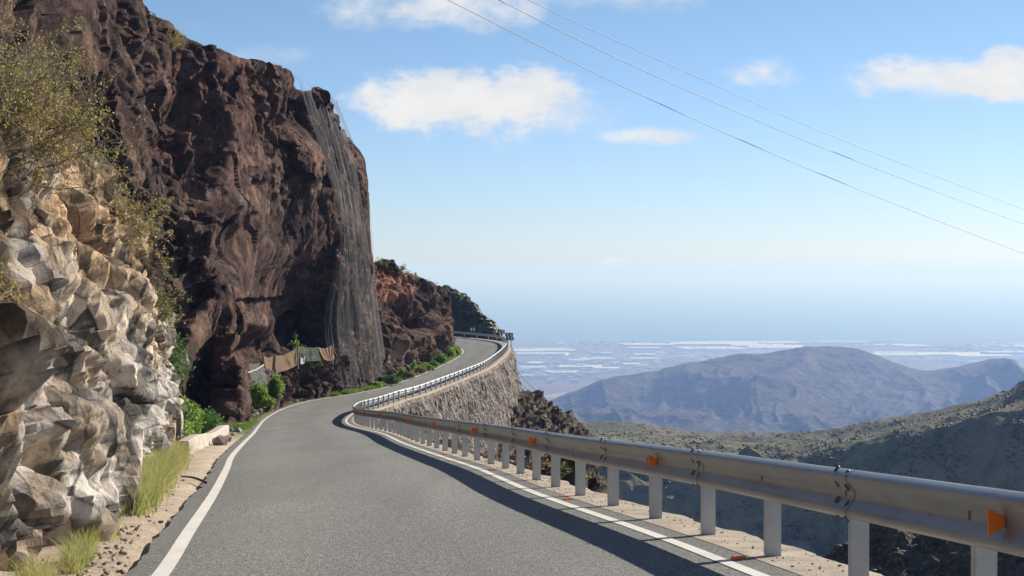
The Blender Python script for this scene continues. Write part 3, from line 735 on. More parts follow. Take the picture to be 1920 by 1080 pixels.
G[..., 0] += 0.5 * amp * fbm(G / 60, 3, 707)
G[..., 2] += 0.12 * fbm(G / 3.5, 3, 709)
tag(grid_obj('valley_side', G, M_VALLEY, False), 'scrubby valley side rising to a ridge across the ravine', kind='structure')
VALG = G

ctrl = [[P(x, y, d) for x, y, d in row] for row in (
 [(1250, 1420, 95), (1450, 1380, 92), (1600, 1340, 90), (1750, 1310, 88), (1950, 1280, 84), (2300, 1200, 80)],
 [(1320, 1250, 108), (1480, 1200, 106), (1610, 1150, 103), (1750, 1120, 100), (1950, 1090, 96), (2300, 1050, 92)],
 [(1380, 1160, 120), (1500, 1100, 118), (1610, 1055, 114), (1720, 1015, 110), (1950, 975, 106), (2300, 940, 100)])]
b = np.array(ctrl[-1]); b[:, 1] += 9; b[:, 2] -= 5; ctrl.append(b); b = b.copy(); b[:, 1] += 50; b[:, 2] -= 50; ctrl.append(b)
G = sheet(np.array(ctrl), 330, 190)
a2, g2, h2 = facets(G, (2.2, 2.2, 1.6), 721, 1.0)
G[..., 2] += 0.9 * ridged(G / np.array([7, 14, 7]), 4, 720) + 0.35 * a2 + 0.12 * fbm(G * 2, 3, 725)
tag(grid_obj('rocky_spur', G, M_SPUR, False), 'bare grey brown spur below the guardrail at the ravine edge', kind='structure')
SPURG = G

cp = [(600, 790), (860, 786), (960, 772), (1032, 745), (1108, 718), (1149, 704), (1226, 692), (1297, 680), (1374, 668), (1430, 664), (1481, 655), (1547, 647), (1583, 648),
      (1624, 656), (1670, 675), (1736, 691), (1782, 687), (1833, 675), (1863, 673), (1894, 684), (1940, 706), (2050, 725), (2300, 740)]
crest = [P(x, y, 5000 - 0.9 * abs(x - 1550) * (1 if x < 1550 else 0.3)) for x, y in cp]
def mrow(t, d): return [P(x + (1 - t) * (x - 1500) * 0.05, 817 + (y - 817) * t, d - 0.5 * abs(x - 1550) * t) for x, y in cp]
ctrl = [[P(x, 880, 2500) for x, y in cp], mrow(-0.05, 3100), mrow(0.16, 3500), mrow(0.50, 4100), mrow(0.8, 4550), crest]
b = np.array(crest); b[:, 1] += 500; b[:, 2] -= 90; ctrl.append(b); b = b.copy(); b[:, 1] += 1600; b[:, 2] -= 250; ctrl.append(b)
G = sheet(np.array(ctrl), 760, 380)
w = np.linspace(0, 7, 380)[:, None]
amp = np.interp(w, [0, 1, 2, 3, 4, 4.8, 5, 5.4, 7], [6, 10, 40, 75, 60, 14, 6, 24, 50])
warpx = G[..., 0] + 160 * fbm(G / 900, 3, 801)
gul = ridged(np.stack([warpx / 330, G[..., 1] / 1500, 0 * G[..., 2]], -1), 4, 803)
G[..., 2] += amp * (0.75 * gul - 0.3) + amp * 0.22 * fbm(G / 150, 4, 805) + 2.0 * fbm(G / 40, 3, 806)
tag(grid_obj('mountain', G, M_MOUNT, False), 'hazy brown double humped mountain standing before the coast', kind='structure')

def plainz(y): return np.interp(y, [2000, 5500, 8000, 11000, 13300, 13600], [-480, -515, -560, -590, -599, -606])
yy = np.concatenate([np.linspace(2000, 12800, 240), np.linspace(12850, 13700, 40)]); xx = np.linspace(-6500, 7500, 300)
X, Y = np.meshgrid(xx, yy)
Y2 = Y + 260 * fbm(np.stack([X / 1500, 0 * X, 0 * X], -1), 4, 901) * (Y / 13300) ** 4
G = np.stack([X * (0.35 + Y / 13300), Y2, plainz(Y) + 4 * fbm(np.stack([X / 800, Y / 800, 0 * X], -1), 3, 903) * (Y < 12500)], -1)
tag(grid_obj('coastal_plain', G, M_PLAIN, True), 'flat coastal plain of fields reaching the sea', kind='structure')
xx = np.linspace(-32000, 32000, 60); yy = np.linspace(3000, 60000, 60); X, Y = np.meshgrid(xx, yy)
tag(grid_obj('sea', np.stack([X, Y, 0 * X - 600.5], -1), M_SEA, True), 'hazy blue ocean reaching the horizon', kind='structure')

# greenhouses on the plain
def on_plain(px, py):
    d = 9000.0
    for _ in range(30): d = F * (-float(plainz(d))) / (py - 500)
    return (px - 960) * d / F, d, float(plainz(d))
GH = [(962, 1022, 661.5, 3), (1020, 1086, 660.5, 3.5), (962, 1060, 666.5, 1.6), (1095, 1158, 676.5, 2), (1060, 1112, 678.5, 1.4), (975, 1024, 693, 2), (1040, 1120, 692, 2.6), (1110, 1160, 694.5, 1.8), (1035, 1100, 703, 3),
      (1175, 1270, 649.5, 2.2), (1250, 1420, 648, 3.2), (1330, 1505, 645.5, 2.0), (1290, 1410, 657, 2.8), (1395, 1500, 655, 3.5), (1180, 1240, 655.5, 1.4), (1370, 1470, 650.5, 2.2),
      (1650, 1745, 669.5, 2.6), (1720, 1840, 668, 3.0), (1800, 1905, 671, 2.2), (1640, 1720, 664.5, 1.4), (1700, 1760, 652, 2.6), (1640, 1700, 649.5, 1.4), (1890, 1960, 652.5, 1.5), (1540, 1640, 644, 1.2),
      (1190, 1230, 668, 1.4), (1110, 1150, 665, 1.0), (985, 1010, 684, 1.4), (1150, 1200, 686.5, 1.6), (1185, 1240, 676, 1.6), (1860, 1950, 664, 1.6), (970, 1010, 709, 2.0)]
for k, (x0, x1, py, th) in enumerate(GH):
    X0, d, z = on_plain(x0, py); X1 = (x1 - 960) * d / F
    dep = 1.7 * th / (F * 590 / d ** 2); nr = 9; skew = random.uniform(-0.25, 0.25) * dep
    mb = MB(); poly = []
    for i in range(nr + 1):
        poly.append((X0 + (X1 - X0) * i / nr, 11 + random.uniform(-.5, .5)))
        if i < nr: poly.append((X0 + (X1 - X0) * (i + .5) / nr, 12.5))
    ring = [(X0, d, z - 6)] + [(a, d, z + b_) for a, b_ in poly] + [(X1, d, z - 6)]
    mb.prism(ring, (skew, dep, -dep * 0.004))
    o = mb.build('greenhouse', M_GREENHOUSE)
    tag(o, 'long white plastic greenhouse block far off on the hazy coastal plain', 'greenhouse', 'white greenhouses on the coastal plain')
mb = MB()
for _ in range(800):
    cx, cy, sx, sy = random.choice([(1090, 690, 60, 18), (1200, 682, 45, 10), (1020, 700, 45, 12), (1180, 645, 60, 3), (1560, 650, 80, 4), (1850, 655, 60, 8), (1350, 660, 120, 6), (1100, 672, 90, 10), (1800, 676, 90, 5), (1270, 672, 50, 6)])
    x, y = random.gauss(cx, sx), random.gauss(cy, sy * .6)
    if y < 642: continue
    X0, d, z = on_plain(x, y); s_ = random.uniform(8, 26)
    mb.box((X0, d, z + s_ * .3), (s_ * random.uniform(.8, 2.2), s_, s_ * random.uniform(.5, 1.2)))
tag(mb.build('distant_town', M_TOWN), 'scatter of pale far off buildings over the coastal plain', kind='stuff')

# ------------------------------------------------------------------ scattered scrub
def blob(n=20):
    t = (1 + 5 ** .5) / 2
    v = np.array([(-1, t, 0), (1, t, 0), (-1, -t, 0), (1, -t, 0), (0, -1, t), (0, 1, t), (0, -1, -t), (0, 1, -t), (t, 0, -1), (t, 0, 1), (-t, 0, -1), (-t, 0, 1)]) / 1.9
    f = np.array([(0, 11, 5), (0, 5, 1), (0, 1, 7), (0, 7, 10), (0, 10, 11), (1, 5, 9), (5, 11, 4), (11, 10, 2), (10, 7, 6), (7, 1, 8), (3, 9, 4), (3, 4, 2), (3, 2, 6), (3, 6, 8), (3, 8, 9), (4, 9, 5), (2, 4, 11), (6, 2, 10), (8, 6, 7), (9, 8, 1)])
    return v, f
def scatter(name, G, n, r0, r1, mat, label, v0=0.0, v1=1.0, flat=0.42, mask=None, seed=1):
    g = np.random.default_rng(seed); nv, nu = G.shape[:2]
    i = (v0 + (v1 - v0) * g.random(n * 3)) * (nv - 1); j = g.random(n * 3) * (nu - 1)
    Q = G[i.astype(int), j.astype(int)]
    dens = fbm(Q / (14 * r1), 3, seed + 50); keep = dens > -0.15
    if mask is not None: keep &= mask(Q)
    Q = Q[keep][:n]; n = len(Q)
    v, f = blob(); r = r0 + (r1 - r0) * g.random(n) ** 2.2
    V = v[None] * (0.65 + 0.6 * g.random((n, 12, 1))) * r[:, None, None] * np.array([1, 1, flat]) + Q[:, None, :] + np.array([0, 0, 0.3])[None, None] * r[:, None, None]
    Fs = f[None] + (np.arange(n) * 12)[:, None, None]
    o = link(name, mesh_np(V.reshape(-1, 3), Fs.reshape(-1, 3), True, {'rnd': np.repeat(g.random(n), 12)}), mat)
    return tag(o, label, kind='stuff')
L_SCRUB = leaf_mat('scrub_leaves', (0.055, 0.062, 0.033), (0.12, 0.125, 0.06), 0.1)
L_SCRUBP = leaf_mat('pale_scrub_leaves', (0.06, 0.065, 0.042), (0.13, 0.125, 0.085), 0.1)
scatter('scrub', VALG, 13000, 0.2, 0.85, L_SCRUB, 'low dark scrub dotting the valley side', 0.10, 0.66, seed=3)
scatter('scrub', VALG, 3000, 0.2, 0.55, L_SCRUBP, 'pale dry bushes dotting the valley side', 0.10, 0.62, seed=4)
scatter('scrub', SPURG, 500, 0.12, 0.45, L_SCRUBP, 'pale grey green bushes on the near spur', 0.0, 0.7, seed=5)
scatter('scrub', HILL3, 1500, 0.2, 0.6, L_SCRUB, 'olive scrub covering the hill behind the far bend', 0.0, 0.85, seed=6)

# ------------------------------------------------------------------ plants
def leaves_np(C_, size, g, aspect=0.35, up=0.0):
    n = len(C_); a = g.normal(size=(n, 3)); a[:, 2] += up; a /= np.linalg.norm(a, axis=1, keepdims=True)
    b = np.cross(a, g.normal(size=(n, 3))); b /= np.linalg.norm(b, axis=1, keepdims=True) + 1e-9
    s = (size * (0.6 + 0.8 * g.random(n)))[:, None]
    V = np.stack([C_, C_ + a * s * .5 + b * s * aspect, C_ + a * s, C_ + a * s * .5 - b * s * aspect], 1)
    Fs = np.arange(n * 4).reshape(n, 4)
    rnd = np.repeat(np.clip(g.random(n), 0, 1), 4)
    return V.reshape(-1, 3), Fs, rnd

def shrub(root, size, nstem, twigs, nleaf, leaf, lmat, tmat, label, seed, name='shrub', cat='shrub', lean=(0, 0, 0.6), spread=1.0, stem_r=0.012, cluster=0.35, group=None, bare=0.0):
    g = np.random.default_rng(seed); root = np.array(root, float)
    lines, tips = [], []
    for _ in range(nstem):
        d = g.normal(size=3) * np.array([spread, spread, 0.6]) + np.array(lean); d /= np.linalg.norm(d)
        L = size * (0.6 + 0.5 * g.random()); n = 9; p = np.zeros(3); pp_ = [p]
        for i in range(n):
            d = d + g.normal(size=3) * 0.20 + np.array([0, 0, 0.02]); d /= np.linalg.norm(d); p = p + d * L / n; pp_.append(p)
        pp_ = np.array(pp_); lines.append((pp_, stem_r, stem_r * 0.3))
        for _ in range(twigs):
            k = g.integers(2, n + 1); q = pp_[k]; e = d * 0.4 + g.normal(size=3) * 0.8 + np.array([0, 0, 0.15]); e /= np.linalg.norm(e)
            l2 = size * (0.14 + 0.22 * g.random()); tp = [q]
            for i in range(4): e = e + g.normal(size=3) * 0.25; e /= np.linalg.norm(e); q = q + e * l2 / 4; tp.append(q)
            tp = np.array(tp); lines.append((tp, stem_r * 0.4, stem_r * 0.15)); tips.append(tp)
    t = empty(name, root); V, Fs = tubes(lines, 3)
    link('stems', mesh_np(V, Fs, True), tmat, t)
    tips = np.array(tips)
    live = np.nonzero(g.random(len(tips)) >= bare)[0]
    k = live[g.integers(0, len(live), nleaf)]; s = g.random(nleaf)[:, None] ** 0.6
    base = tips[k]; i = np.minimum((s[:, 0] * 4).astype(int), 3); fr = (s[:, 0] * 4 - i)[:, None]
    c = base[np.arange(nleaf), i] * (1 - fr) + base[np.arange(nleaf), i + 1] * fr + g.normal(size=(nleaf, 3)) * leaf * cluster * 2
    V, Fs, rnd = leaves_np(c, leaf, g)
    cl = (np.sin(k * 12.9898) * 43758.5453) % 1
    rnd = np.clip(0.5 * rnd + 0.5 * np.repeat(cl, 4), 0, 1)
    link('foliage', mesh_np(V, Fs, False, {'rnd': rnd}), lmat, t)
    return tag(t, label, cat, group)

def bush(root, rx, rz, nleaf, leaf, lmat, label, seed, cat='bush', group=None, name='bush'):
    """dense rounded bush: leaves on uneven clumps round a short forked stem"""
    g = np.random.default_rng(seed); t = empty(name, root)
    nc = 22; cc_ = g.normal(size=(nc, 3)); cc_ /= np.linalg.norm(cc_, axis=1, keepdims=True); cc_[:, 2] = np.abs(cc_[:, 2]) * 0.9
    cc_ = cc_ * (0.35 + 0.4 * g.random((nc, 1))) * np.array([rx, rx, rz * 1.35]) + np.array([0, 0, rz * 0.15])
    lines = [(np.linspace((0, 0, -0.05), q, 5) + g.normal(size=(5, 3)) * 0.02 * rx, 0.02 * rx, 0.006 * rx) for q in cc_]
    V, Fs = tubes(lines, 3); link('stems', mesh_np(V, Fs, True), M_TWIG, t)
    k = g.integers(0, nc, nleaf); q = g.normal(size=(nleaf, 3)); q /= np.linalg.norm(q, axis=1, keepdims=True)
    c = cc_[k] + q * (g.random((nleaf, 1)) ** 0.4) * np.array([rx, rx, rz]) * 0.38
    c[:, 2] = np.abs(c[:, 2])
    V, Fs, rnd = leaves_np(c, leaf, g, 0.4, 0.4)
    cl = g.random(nc)[k]
    link('foliage', mesh_np(V, Fs, False, {'rnd': np.clip(0.5 * rnd + 0.5 * np.repeat(cl, 4), 0, 1)}), lmat, t)
    return tag(t, label, cat, group)

# on the near rock face
def snap(G, x, y):
    px_, py_ = proj(G); m_ = (px_ - x) ** 2 + (py_ - y) ** 2
    i = np.unravel_index(np.argmin(m_), m_.shape); return G[i]
def on_face(x, y): return snap(NEARG[:, 60:], x, y)
for k, (x, y, sz, nst, tw, nl, lf, mt, tm, ln, bare, lb) in enumerate([
  (35, 330, 1.45, 34, 30, 15000, .024, L_YELLOW, M_TWIG, (.35, 0, 1.05), .35, 'large straggly bush with yellow green leaves overhanging the near rock face'),
  (2, 240, 1.3, 26, 26, 7500, .024, L_YELLOW, M_TWIGG, (.4, 0, .9), .45, 'grey twiggy bush cut off by the picture edge at the top of the rock face'),
  (120, 335, .9, 20, 18, 2200, .028, L_OLIVE, M_TWIGG, (.4, 0, .5), .4, 'small half bare grey bush beside the large yellow green bush'),
  (212, 445, 1.2, 28, 20, 5200, .042, L_YELLOW, M_TWIGG, (.65, 0, .5), .35, 'yellowish bush with dry grey twigs on the shoulder of the rock face'),
  (250, 500, 1.0, 26, 18, 900, .04, L_DRY, M_TWIGG, (.7, -.1, .2), .5, 'bare dry twigs hanging just below the yellowish shoulder bush'),
  (262, 600, 1.0, 22, 18, 3200, .042, L_OLIVE, M_TWIG, (.6, -.3, .45), .2, 'olive green bush growing out of the middle of the rock face'),
  (282, 690, 1.15, 22, 16, 4200, .045, L_DEEP, M_TWIG, (.55, -.3, .45), .1, 'dark leafy bush low on the far corner of the rock face'),
  (160, 690, .55, 16, 10, 900, .03, L_OLIVE, M_TWIGG, (.7, -.3, .3), .3, 'small olive tuft in a crack right of centre on the near rock face'),
  (25, 690, .32, 12, 8, 420, .018, L_YELLOW, M_TWIGG, (.8, -.2, .3), .3, 'small sprig of dry leaves low on the near rock face at the picture edge'),
  (15, 560, .35, 12, 8, 420, .018, L_YELLOW, M_TWIGG, (.8, -.2, .3), .3, 'dry sprig halfway up the rock face at the picture edge'),
  (95, 560, .4, 12, 8, 420, .022, L_DRY, M_TWIGG, (.8, -.2, .1), .4, 'brown dry tuft in the middle of the near rock face'),
  (150, 470, .5, 14, 10, 700, .025, L_YELLOW, M_TWIGG, (.7, -.1, .3), .3, 'thin yellow tuft on the rock face below the half bare bush')]):
    rt_ = on_face(x, y) - np.array([.03, 0, 0]); sz = sz * min(1.0, rt_[1] / (15.6, 14.6, 22, 32, 33, 31, 36, 25, 12.4, 12.4, 18, 24)[k]); lf = lf * (0.6 + 0.4 * min(1.0, rt_[1] / 30)) if sz > 1 and k > 2 else lf
    shrub(rt_, sz, nst, tw, nl, lf, mt, tm, lb, 11 + k, lean=ln, spread=.8, stem_r=.010 if sz > 1 else .005, bare=bare)
# green bushes at the far end of the near rock face
def gz(x, y, dz=0.05): return (x, y, float(roadz(y)) + dz)
bush(gz(-10.3, 50.5), 1.0, 1.15, 4200, 0.085, L_GREEN, 'rounded bright green bush behind the low concrete wall', 21)
bush(gz(-10.3, 54.5), 0.85, 0.8, 3000, 0.08, L_DEEP, 'low grey green bush right behind the end of the concrete wall', 22)
bush(gz(-9.4, 45.8), 0.6, 0.6, 2000, 0.07, L_GREEN, 'leafy green bush at the foot of the prickly pear', 23)
bush(gz(-11.3, 60.5), 0.7, 0.5, 1500, 0.08, L_GREEN, 'spreading green bush against the foot of the dark cliff', 24)
bush(tuple(P(480, 762, 98.5)), 1.1, 1.15, 2600, 0.15, L_GREEN, 'large pale green bush in front of the grey mesh cloth', 25)
bush(tuple(P(516, 742, 105)), 0.62, 1.1, 1900, 0.13, L_GREEN, 'upright green bush below the brown sacking', 26)
bush(tuple(P(588, 686, 116.5)), 0.7, 0.55, 700, 0.13, L_GREEN, 'green plant on the rock bench before the mesh cloth', 27)
shrub(P(560, 672, 117.5), 1.3, 6, 8, 420, 0.12, L_GREEN, M_TWIG, 'thin leafy vine climbing the middle fence pole', 28, name='climbing_vine', cat='vine', lean=(0.3, 0, 1.4), spread=0.35, stem_r=0.012)
# verge plants towards the far bend
vp = [(735, 713, 131.5, .72, .68, L_DEEP, 'round dark green bush by the white line, first past the netting', 0.12),
      (707, 721, 129.0, .5, .30, L_GREEN, 'flat pale green plant at the foot of the netting', 0.12),
      (766, 698, 139.0, .62, .55, L_OLIVE, 'olive bush between the round dark bush and the red cutting', 0.12),
      (752, 690, 140.5, .7, .6, L_GREEN, 'light green bush at the foot of the pale boulders', 0.13),
      (788, 690, 145.5, .62, .45, L_DRY, 'brownish dry bush halfway along the verge', 0.12),
      (771, 682, 148.0, .7, .7, L_GREEN, 'yellow green bush against the cutting below the boulders', 0.13),
      (812, 676, 153.5, .62, .55, L_DEEP, 'glossy dark green bush nearest the inner curve', 0.13),
      (826, 670, 160.0, .95, .68, L_DEEP, 'wide dark green bush below the small cave', 0.14),
      (806, 686, 149.5, .45, .35, L_GREEN, 'small bright green bush near the white line', 0.12),
      (822, 655, 168.0, .85, .7, L_DRY, 'reddish dry bush below the cave mouth', 0.14),
      (846, 660, 171.0, .75, .85, L_GREEN, 'tall bright green bush on the tip of the inner curve', 0.15),
      (838, 650, 178.0, .6, 1.1, L_DEEP, 'narrow dark green bush against the end of the cutting', 0.15),
      (856, 661, 175.0, .6, .6, L_GREEN, 'last green bush beside the tight white curve line', 0.14)]
for k, (x, y, d, rx, rz, mt, lb, lf) in enumerate(vp):
    p = P(x, y, d); p[2] = float(roadz(d)) + 0.1
    bush(tuple(p), rx, rz, 900, lf, mt, lb, 40 + k, group='bushes along the inner verge')
# skyline shrubs
def snap(G, x, y):
    px_, py_ = proj(G); m_ = (px_ - x) ** 2 + (py_ - y) ** 2
    i = np.unravel_index(np.argmin(m_), m_.shape); return G[i]
for k, (x, y, h, lb) in enumerate([(706, 503, .9, 'dark shrub on the cutting skyline just right of the netting'), (722, 504, .8, 'second dark shrub along the cutting skyline'), (751, 513, 1.2, 'largest dark shrub on top of the red cutting'),
                                   (768, 523, .9, 'small shrub on the falling skyline of the cutting'), (801, 543, 1.2, 'lone shrub standing at the end of the cutting skyline'), (735, 508, .7, 'low shrub between two taller ones on the cutting skyline'),
                                   (778, 528, .8, 'low shrub halfway down the cutting skyline')]):
    shrub(snap(HILL2, x, y), h, 12, 8, 420, 0.13, L_OLIVE, M_TWIG, lb, 70 + k, group='shrubs on the cutting skyline', spread=0.9, stem_r=0.016)
for k, (x, y, h, lb, mt) in enumerate([(322, 88, 1.0, 'yellow green tuft of leaves high on the dark cliff', L_YELLOW), (372, 120, .45, 'small grey tuft near the cliff skyline', L_OLIVE), (462, 184, .5, 'dry tuft on a ledge below the cliff skyline', L_OLIVE),
                                       (275, 40, .6, 'tiny dark tuft by the topmost cliff corner', L_OLIVE), (420, 640, .6, 'yellowish tuft on the foot of the dark cliff', L_YELLOW)]):
    shrub(snap(CLIFFG, x, y), h, 14, 10, 800, 0.08, mt, M_TWIG, lb, 80 + k, spread=0.8, stem_r=0.008)

def cactus(root, s, n, label, seed):
    g = np.random.default_rng(seed); t = empty('prickly_pear', root); pads = [(np.zeros(3), np.array([0.1, 0, 1.0]), s)]
    V, Fs = [], []; off = 0
    u = np.linspace(0, math.pi, 9); w = np.linspace(0, 2 * math.pi, 12, endpoint=False)
    frontier = [pads[0]]
    while len(pads) < n:
        b, d, r = pads[g.integers(max(0, len(pads) - 8), len(pads))]
        nd = d + g.normal(size=3) * np.array([.8, .6, .3]) + np.array([0.1, 0, .35]); nd /= np.linalg.norm(nd)
        pads.append((b + d * r * 1.8, nd, s * (.7 + .4 * g.random())))
    for b, d, r in pads:
        a = np.cross(d, g.normal(size=3)); a /= np.linalg.norm(a); c = np.cross(d, a)
        Q = (np.cos(u)[:, None, None] * -d * r + np.sin(u)[:, None, None] ** 0.9 * (np.cos(w)[None, :, None] * a * r * .68 + np.sin(w)[None, :, None] * c * r * .15)) + b + d * r
        V.append(Q.reshape(-1, 3)); Fs.append(grid_faces(9, 12, True) + off); off += 108
    link('pads', mesh_np(np.concatenate(V), np.concatenate(Fs), True), M_CACTUS, t)
    return tag(t, label, 'cactus')
cactus(tuple(P(345, 775, 44)), 0.13, 22, 'prickly pear with flat green pads at the end of the tan rock face', 5)
cactus(gz(-9.6, 47.6), 0.12, 12, 'shorter prickly pear behind the taller one', 6)
def agave(root, s, label, seed):
    g = np.random.default_rng(seed); t = empty('agave', root); V, Fs = [], []; off = 0
    for i in range(26):
        a = i * 2.4 + g.random() * .3; el = 0.35 + 1.0 * (i / 26); L = s * (0.8 + 0.4 * g.random())
        d = np.array([math.cos(a) * math.cos(el), math.sin(a) * math.cos(el), math.sin(el)]); sd = np.array([-math.sin(a), math.cos(a), 0])
        n = 5; q = np.linspace(0, 1, n)[:, None]; c = d * q * L + np.array([0, 0, -0.18 * L]) * q ** 2 * math.cos(el)
        w_ = (0.09 * L * (1 - q) ** .7 + .002) * np.where(q < .15, .8, 1)
        V.append(np.stack([c - sd * w_ + [0, 0, .02], c - [0, 0, .012 * s], c + sd * w_ + [0, 0, .02]], 1).reshape(-1, 3)); Fs.append(grid_faces(n, 3) + off); off += n * 3
    link('leaves', mesh_np(np.concatenate(V), np.concatenate(Fs), True), M_AGAVE, t)
    return tag(t, label, 'agave')
def snapo(x, y): return tuple(snap(BANKG, x, y) + [0, 0, 0.02])
agave(snapo(985, 868), 0.8, 'pale agave rosette behind the guardrail posts on the rocky slope', 1)
agave(snapo(955, 862), 0.7, 'grey green agave half hidden by the posts, below the masonry', 2)
agave(snapo(1128, 905), 0.6, 'agave at the lip of the ravine behind the posts', 3)
bush(snapo(1045, 905), .4, .3, 500, .06, L_OLIVE, 'low olive bush on the rocky slope seen between the posts', 91)
bush(snapo(1100, 915), .3, .2, 400, .05, L_OLIVE, 'olive tuft on the ravine lip seen between the posts', 92)
bush(snapo(1010, 890), .4, .3, 500, .06, L_DRY, 'dry orange brown bush seen between the posts', 93)
for k, (x, y, r_, lb) in enumerate([(990, 752, .7, 'dark bush on the rocks just below the masonry corner'), (1028, 775, .6, 'bush on the slope of the rocky outcrop'), (1062, 792, .5, 'bush near the outer tip of the rocky outcrop'), (945, 770, .8, 'brown bush at the foot of the masonry')]):
    bush(snapo(x, y), r_, r_ * .7, 700, .11, L_OLIVE if k < 3 else L_DRY, lb, 95 + k)
cl = scatter('scrub', BANKG, 1500, 0.08, 0.35, L_OLIVE, 'small scrub and weeds on the broken slope outside the guardrail', 0.3, 0.8, seed=8)

# grass
def grass(name, pos, h, lmat, label, seed, lean=0.35, width=0.006):
    g = np.random.default_rng(seed); n = len(pos); a = g.random(n) * 2 * math.pi
    H = h * (0.5 + 0.8 * g.random(n)); l = lean * (0.3 + g.random(n)) * H
    dx, dy = np.cos(a), np.sin(a); w_ = width * (0.7 + 0.6 * g.random(n)); b = g.random(n) * math.pi
    sx, sy = np.cos(b) * w_, np.sin(b) * w_
    def pt(f, z): return pos + np.stack([dx * l * f, dy * l * f, H * z], -1)
    S_ = np.stack([sx, sy, 0 * sx], -1)
    p0, p1, p2 = pos, pt(.3, .55), pt(1, 1)
    V = np.stack([p0 - S_, p0 + S_, p1 + S_ * .7, p1 - S_ * .7, p2 + S_ * .12, p2 - S_ * .12], 1)
    o_ = np.arange(n)[:, None] * 6
    Fs = np.concatenate([o_ + [0, 1, 2, 3], o_ + [3, 2, 4, 5]])
    cl_ = 0.5 + 0.5 * vnoise(pos * 2.2, seed)
    rnd = np.repeat(np.clip(0.6 * cl_ + 0.4 * g.random(n), 0, 1), 6)
    return tag(link(name, mesh_np(V.reshape(-1, 3), Fs, False, {'rnd': rnd}), lmat), label, kind='stuff')
def cliff_foot(y): return np.interp(y, ys, bx)
g = np.random.default_rng(99)
def tuftpos(n, y0, y1, off0, off1, tufts, sp):
    ty = y0 + (y1 - y0) * g.random(tufts); to = off0 + (off1 - off0) * g.random(tufts) ** 1.3
    k = g.integers(0, tufts, n); y = ty[k] + g.normal(size=n) * sp; x = cliff_foot(ty[k]) + to[k] + g.normal(size=n) * sp * .6
    return np.stack([x, y, roadz(y) - 0.01 + 0.02 * g.random(n)], -1)
grass('grass', tuftpos(14000, 16.5, 34, -0.05, 0.40, 95, 0.12), 0.35, L_GRASS, 'long yellow green grass along the foot of the tan rock face', 1, lean=0.75, width=0.0038)
grass('grass', tuftpos(3600, 9.5, 16.0, -0.05, 0.30, 24, 0.06), 0.17, L_GRASS, 'short green grass tufts at the near foot of the rock face', 2, lean=0.8, width=0.0022)
i = np.nonzero((LP[:, 1] > 58) & (T < 26))[0]
def vergepos(n, i0, i1, o0, o1):
    k = g.uniform(i0, i1, n); kk = np.clip(k.astype(int), 0, len(LP) - 1); o_ = o0 + (o1 - o0) * g.random(n) ** 1.2
    q = LP[kk] - LN[kk] * o_[:, None]; q = q + g.normal(size=(n, 2)) * 0.08
    dn = fbm(np.stack([q[:, 0] * .7, q[:, 1] * .7, 0 * o_], -1), 3, 77); q = q[dn > -0.12]
    return np.stack([q[:, 0], q[:, 1], roadz(q[:, 1]) + 0.03], -1)
idx = lambda y: int(np.argmin(np.abs(LP[:, 1] - y) + (T > 23) * 1e3))
grass('grass', vergepos(26000, idx(120), 24 * 60, 0.28, 3.4), 0.24, L_VERGE, 'bright green grass along the inner verge of the far bend', 3, width=0.02)
grass('grass', vergepos(5000, idx(60), idx(84), 0.3, 1.5), 0.18, L_VERGE, 'green grass beside the white line under the dark cliff', 4, width=0.012)
grass('grass', vergepos(3000, idx(84), idx(120), 0.5, 2.0), 0.15, L_OLIVE, 'dry olive grass below the rock bench', 5, width=0.014)
# pebbles and debris on the shoulder
def pebbles(name, pos, r0, r1, mat, label, seed):
    g_ = np.random.default_rng(seed); v, f = blob(); n = len(pos); r = r0 + (r1 - r0) * g_.random(n) ** 3
    V = v[None] * (0.6 + 0.6 * g_.random((n, 12, 1))) * r[:, None, None] * np.array([1, 1, .7]) + pos[:, None, :]
    Fs = f[None] + (np.arange(n) * 12)[:, None, None]
    return tag(link(name, mesh_np(V.reshape(-1, 3), Fs.reshape(-1, 3), False, {'rnd': np.repeat(g_.random(n), 12)}), mat), label, kind='stuff')
y = g.uniform(9.5, 40, 2600); fx = cliff_foot(y) + 0.10 + np.abs(g.normal(size=2600)) * 0.20
L_PEB = leaf_mat('pebbles', (0.10, 0.08, 0.06), (0.42, 0.34, 0.26), 0.0)
pebbles('gravel', np.stack([fx, y, roadz(y) + 0.015], -1), 0.004, 0.028, L_PEB, 'loose pebbles fallen on the sandy shoulder', 3)
y = g.uniform(8.5, 40, 900); ii = np.interp(y, PP[:1000, 1], np.arange(1000)).astype(int); q = PP[ii] + PN[ii] * g.uniform(-.15, .3, 900)[:, None]
pebbles('gravel', np.stack([q[:, 0], q[:, 1], roadz(q[:, 1]) + 0.008], -1), 0.003, 0.016, L_PEB, 'crumbs of stone on the concrete strip', 4)
y = g.uniform(44, 128, 500); ii = np.array([idx(v_) for v_ in y]); q = LP[ii] - LN[ii] * g.uniform(.5, 2.6, 500)[:, None]
pebbles('gravel', np.stack([q[:, 0], q[:, 1], roadz(q[:, 1]) + 0.05], -1), 0.04, 0.28, L_PEB, 'fallen stones lying under the dark cliff', 5)

# a dead stick on the shoulder
a_ = P(340, 901, 24.5); b_ = P(386, 909, 23.3); a_[2] = roadz(a_[1]) + .05; b_[2] = roadz(b_[1]) + .02
V, Fs = tubes([(np.array([a_ * (1 - t_) + b_ * t_ + [0, 0, .03 * math.sin(t_ * 3)] for t_ in np.linspace(0, 1, 7)]), .012, .02)], 5)
tag(link('fallen_stick', mesh_np(V, Fs, True), simple('dark_wood', (.05, .035, .025))), 'dark broken stick lying on the sandy shoulder', 'stick')

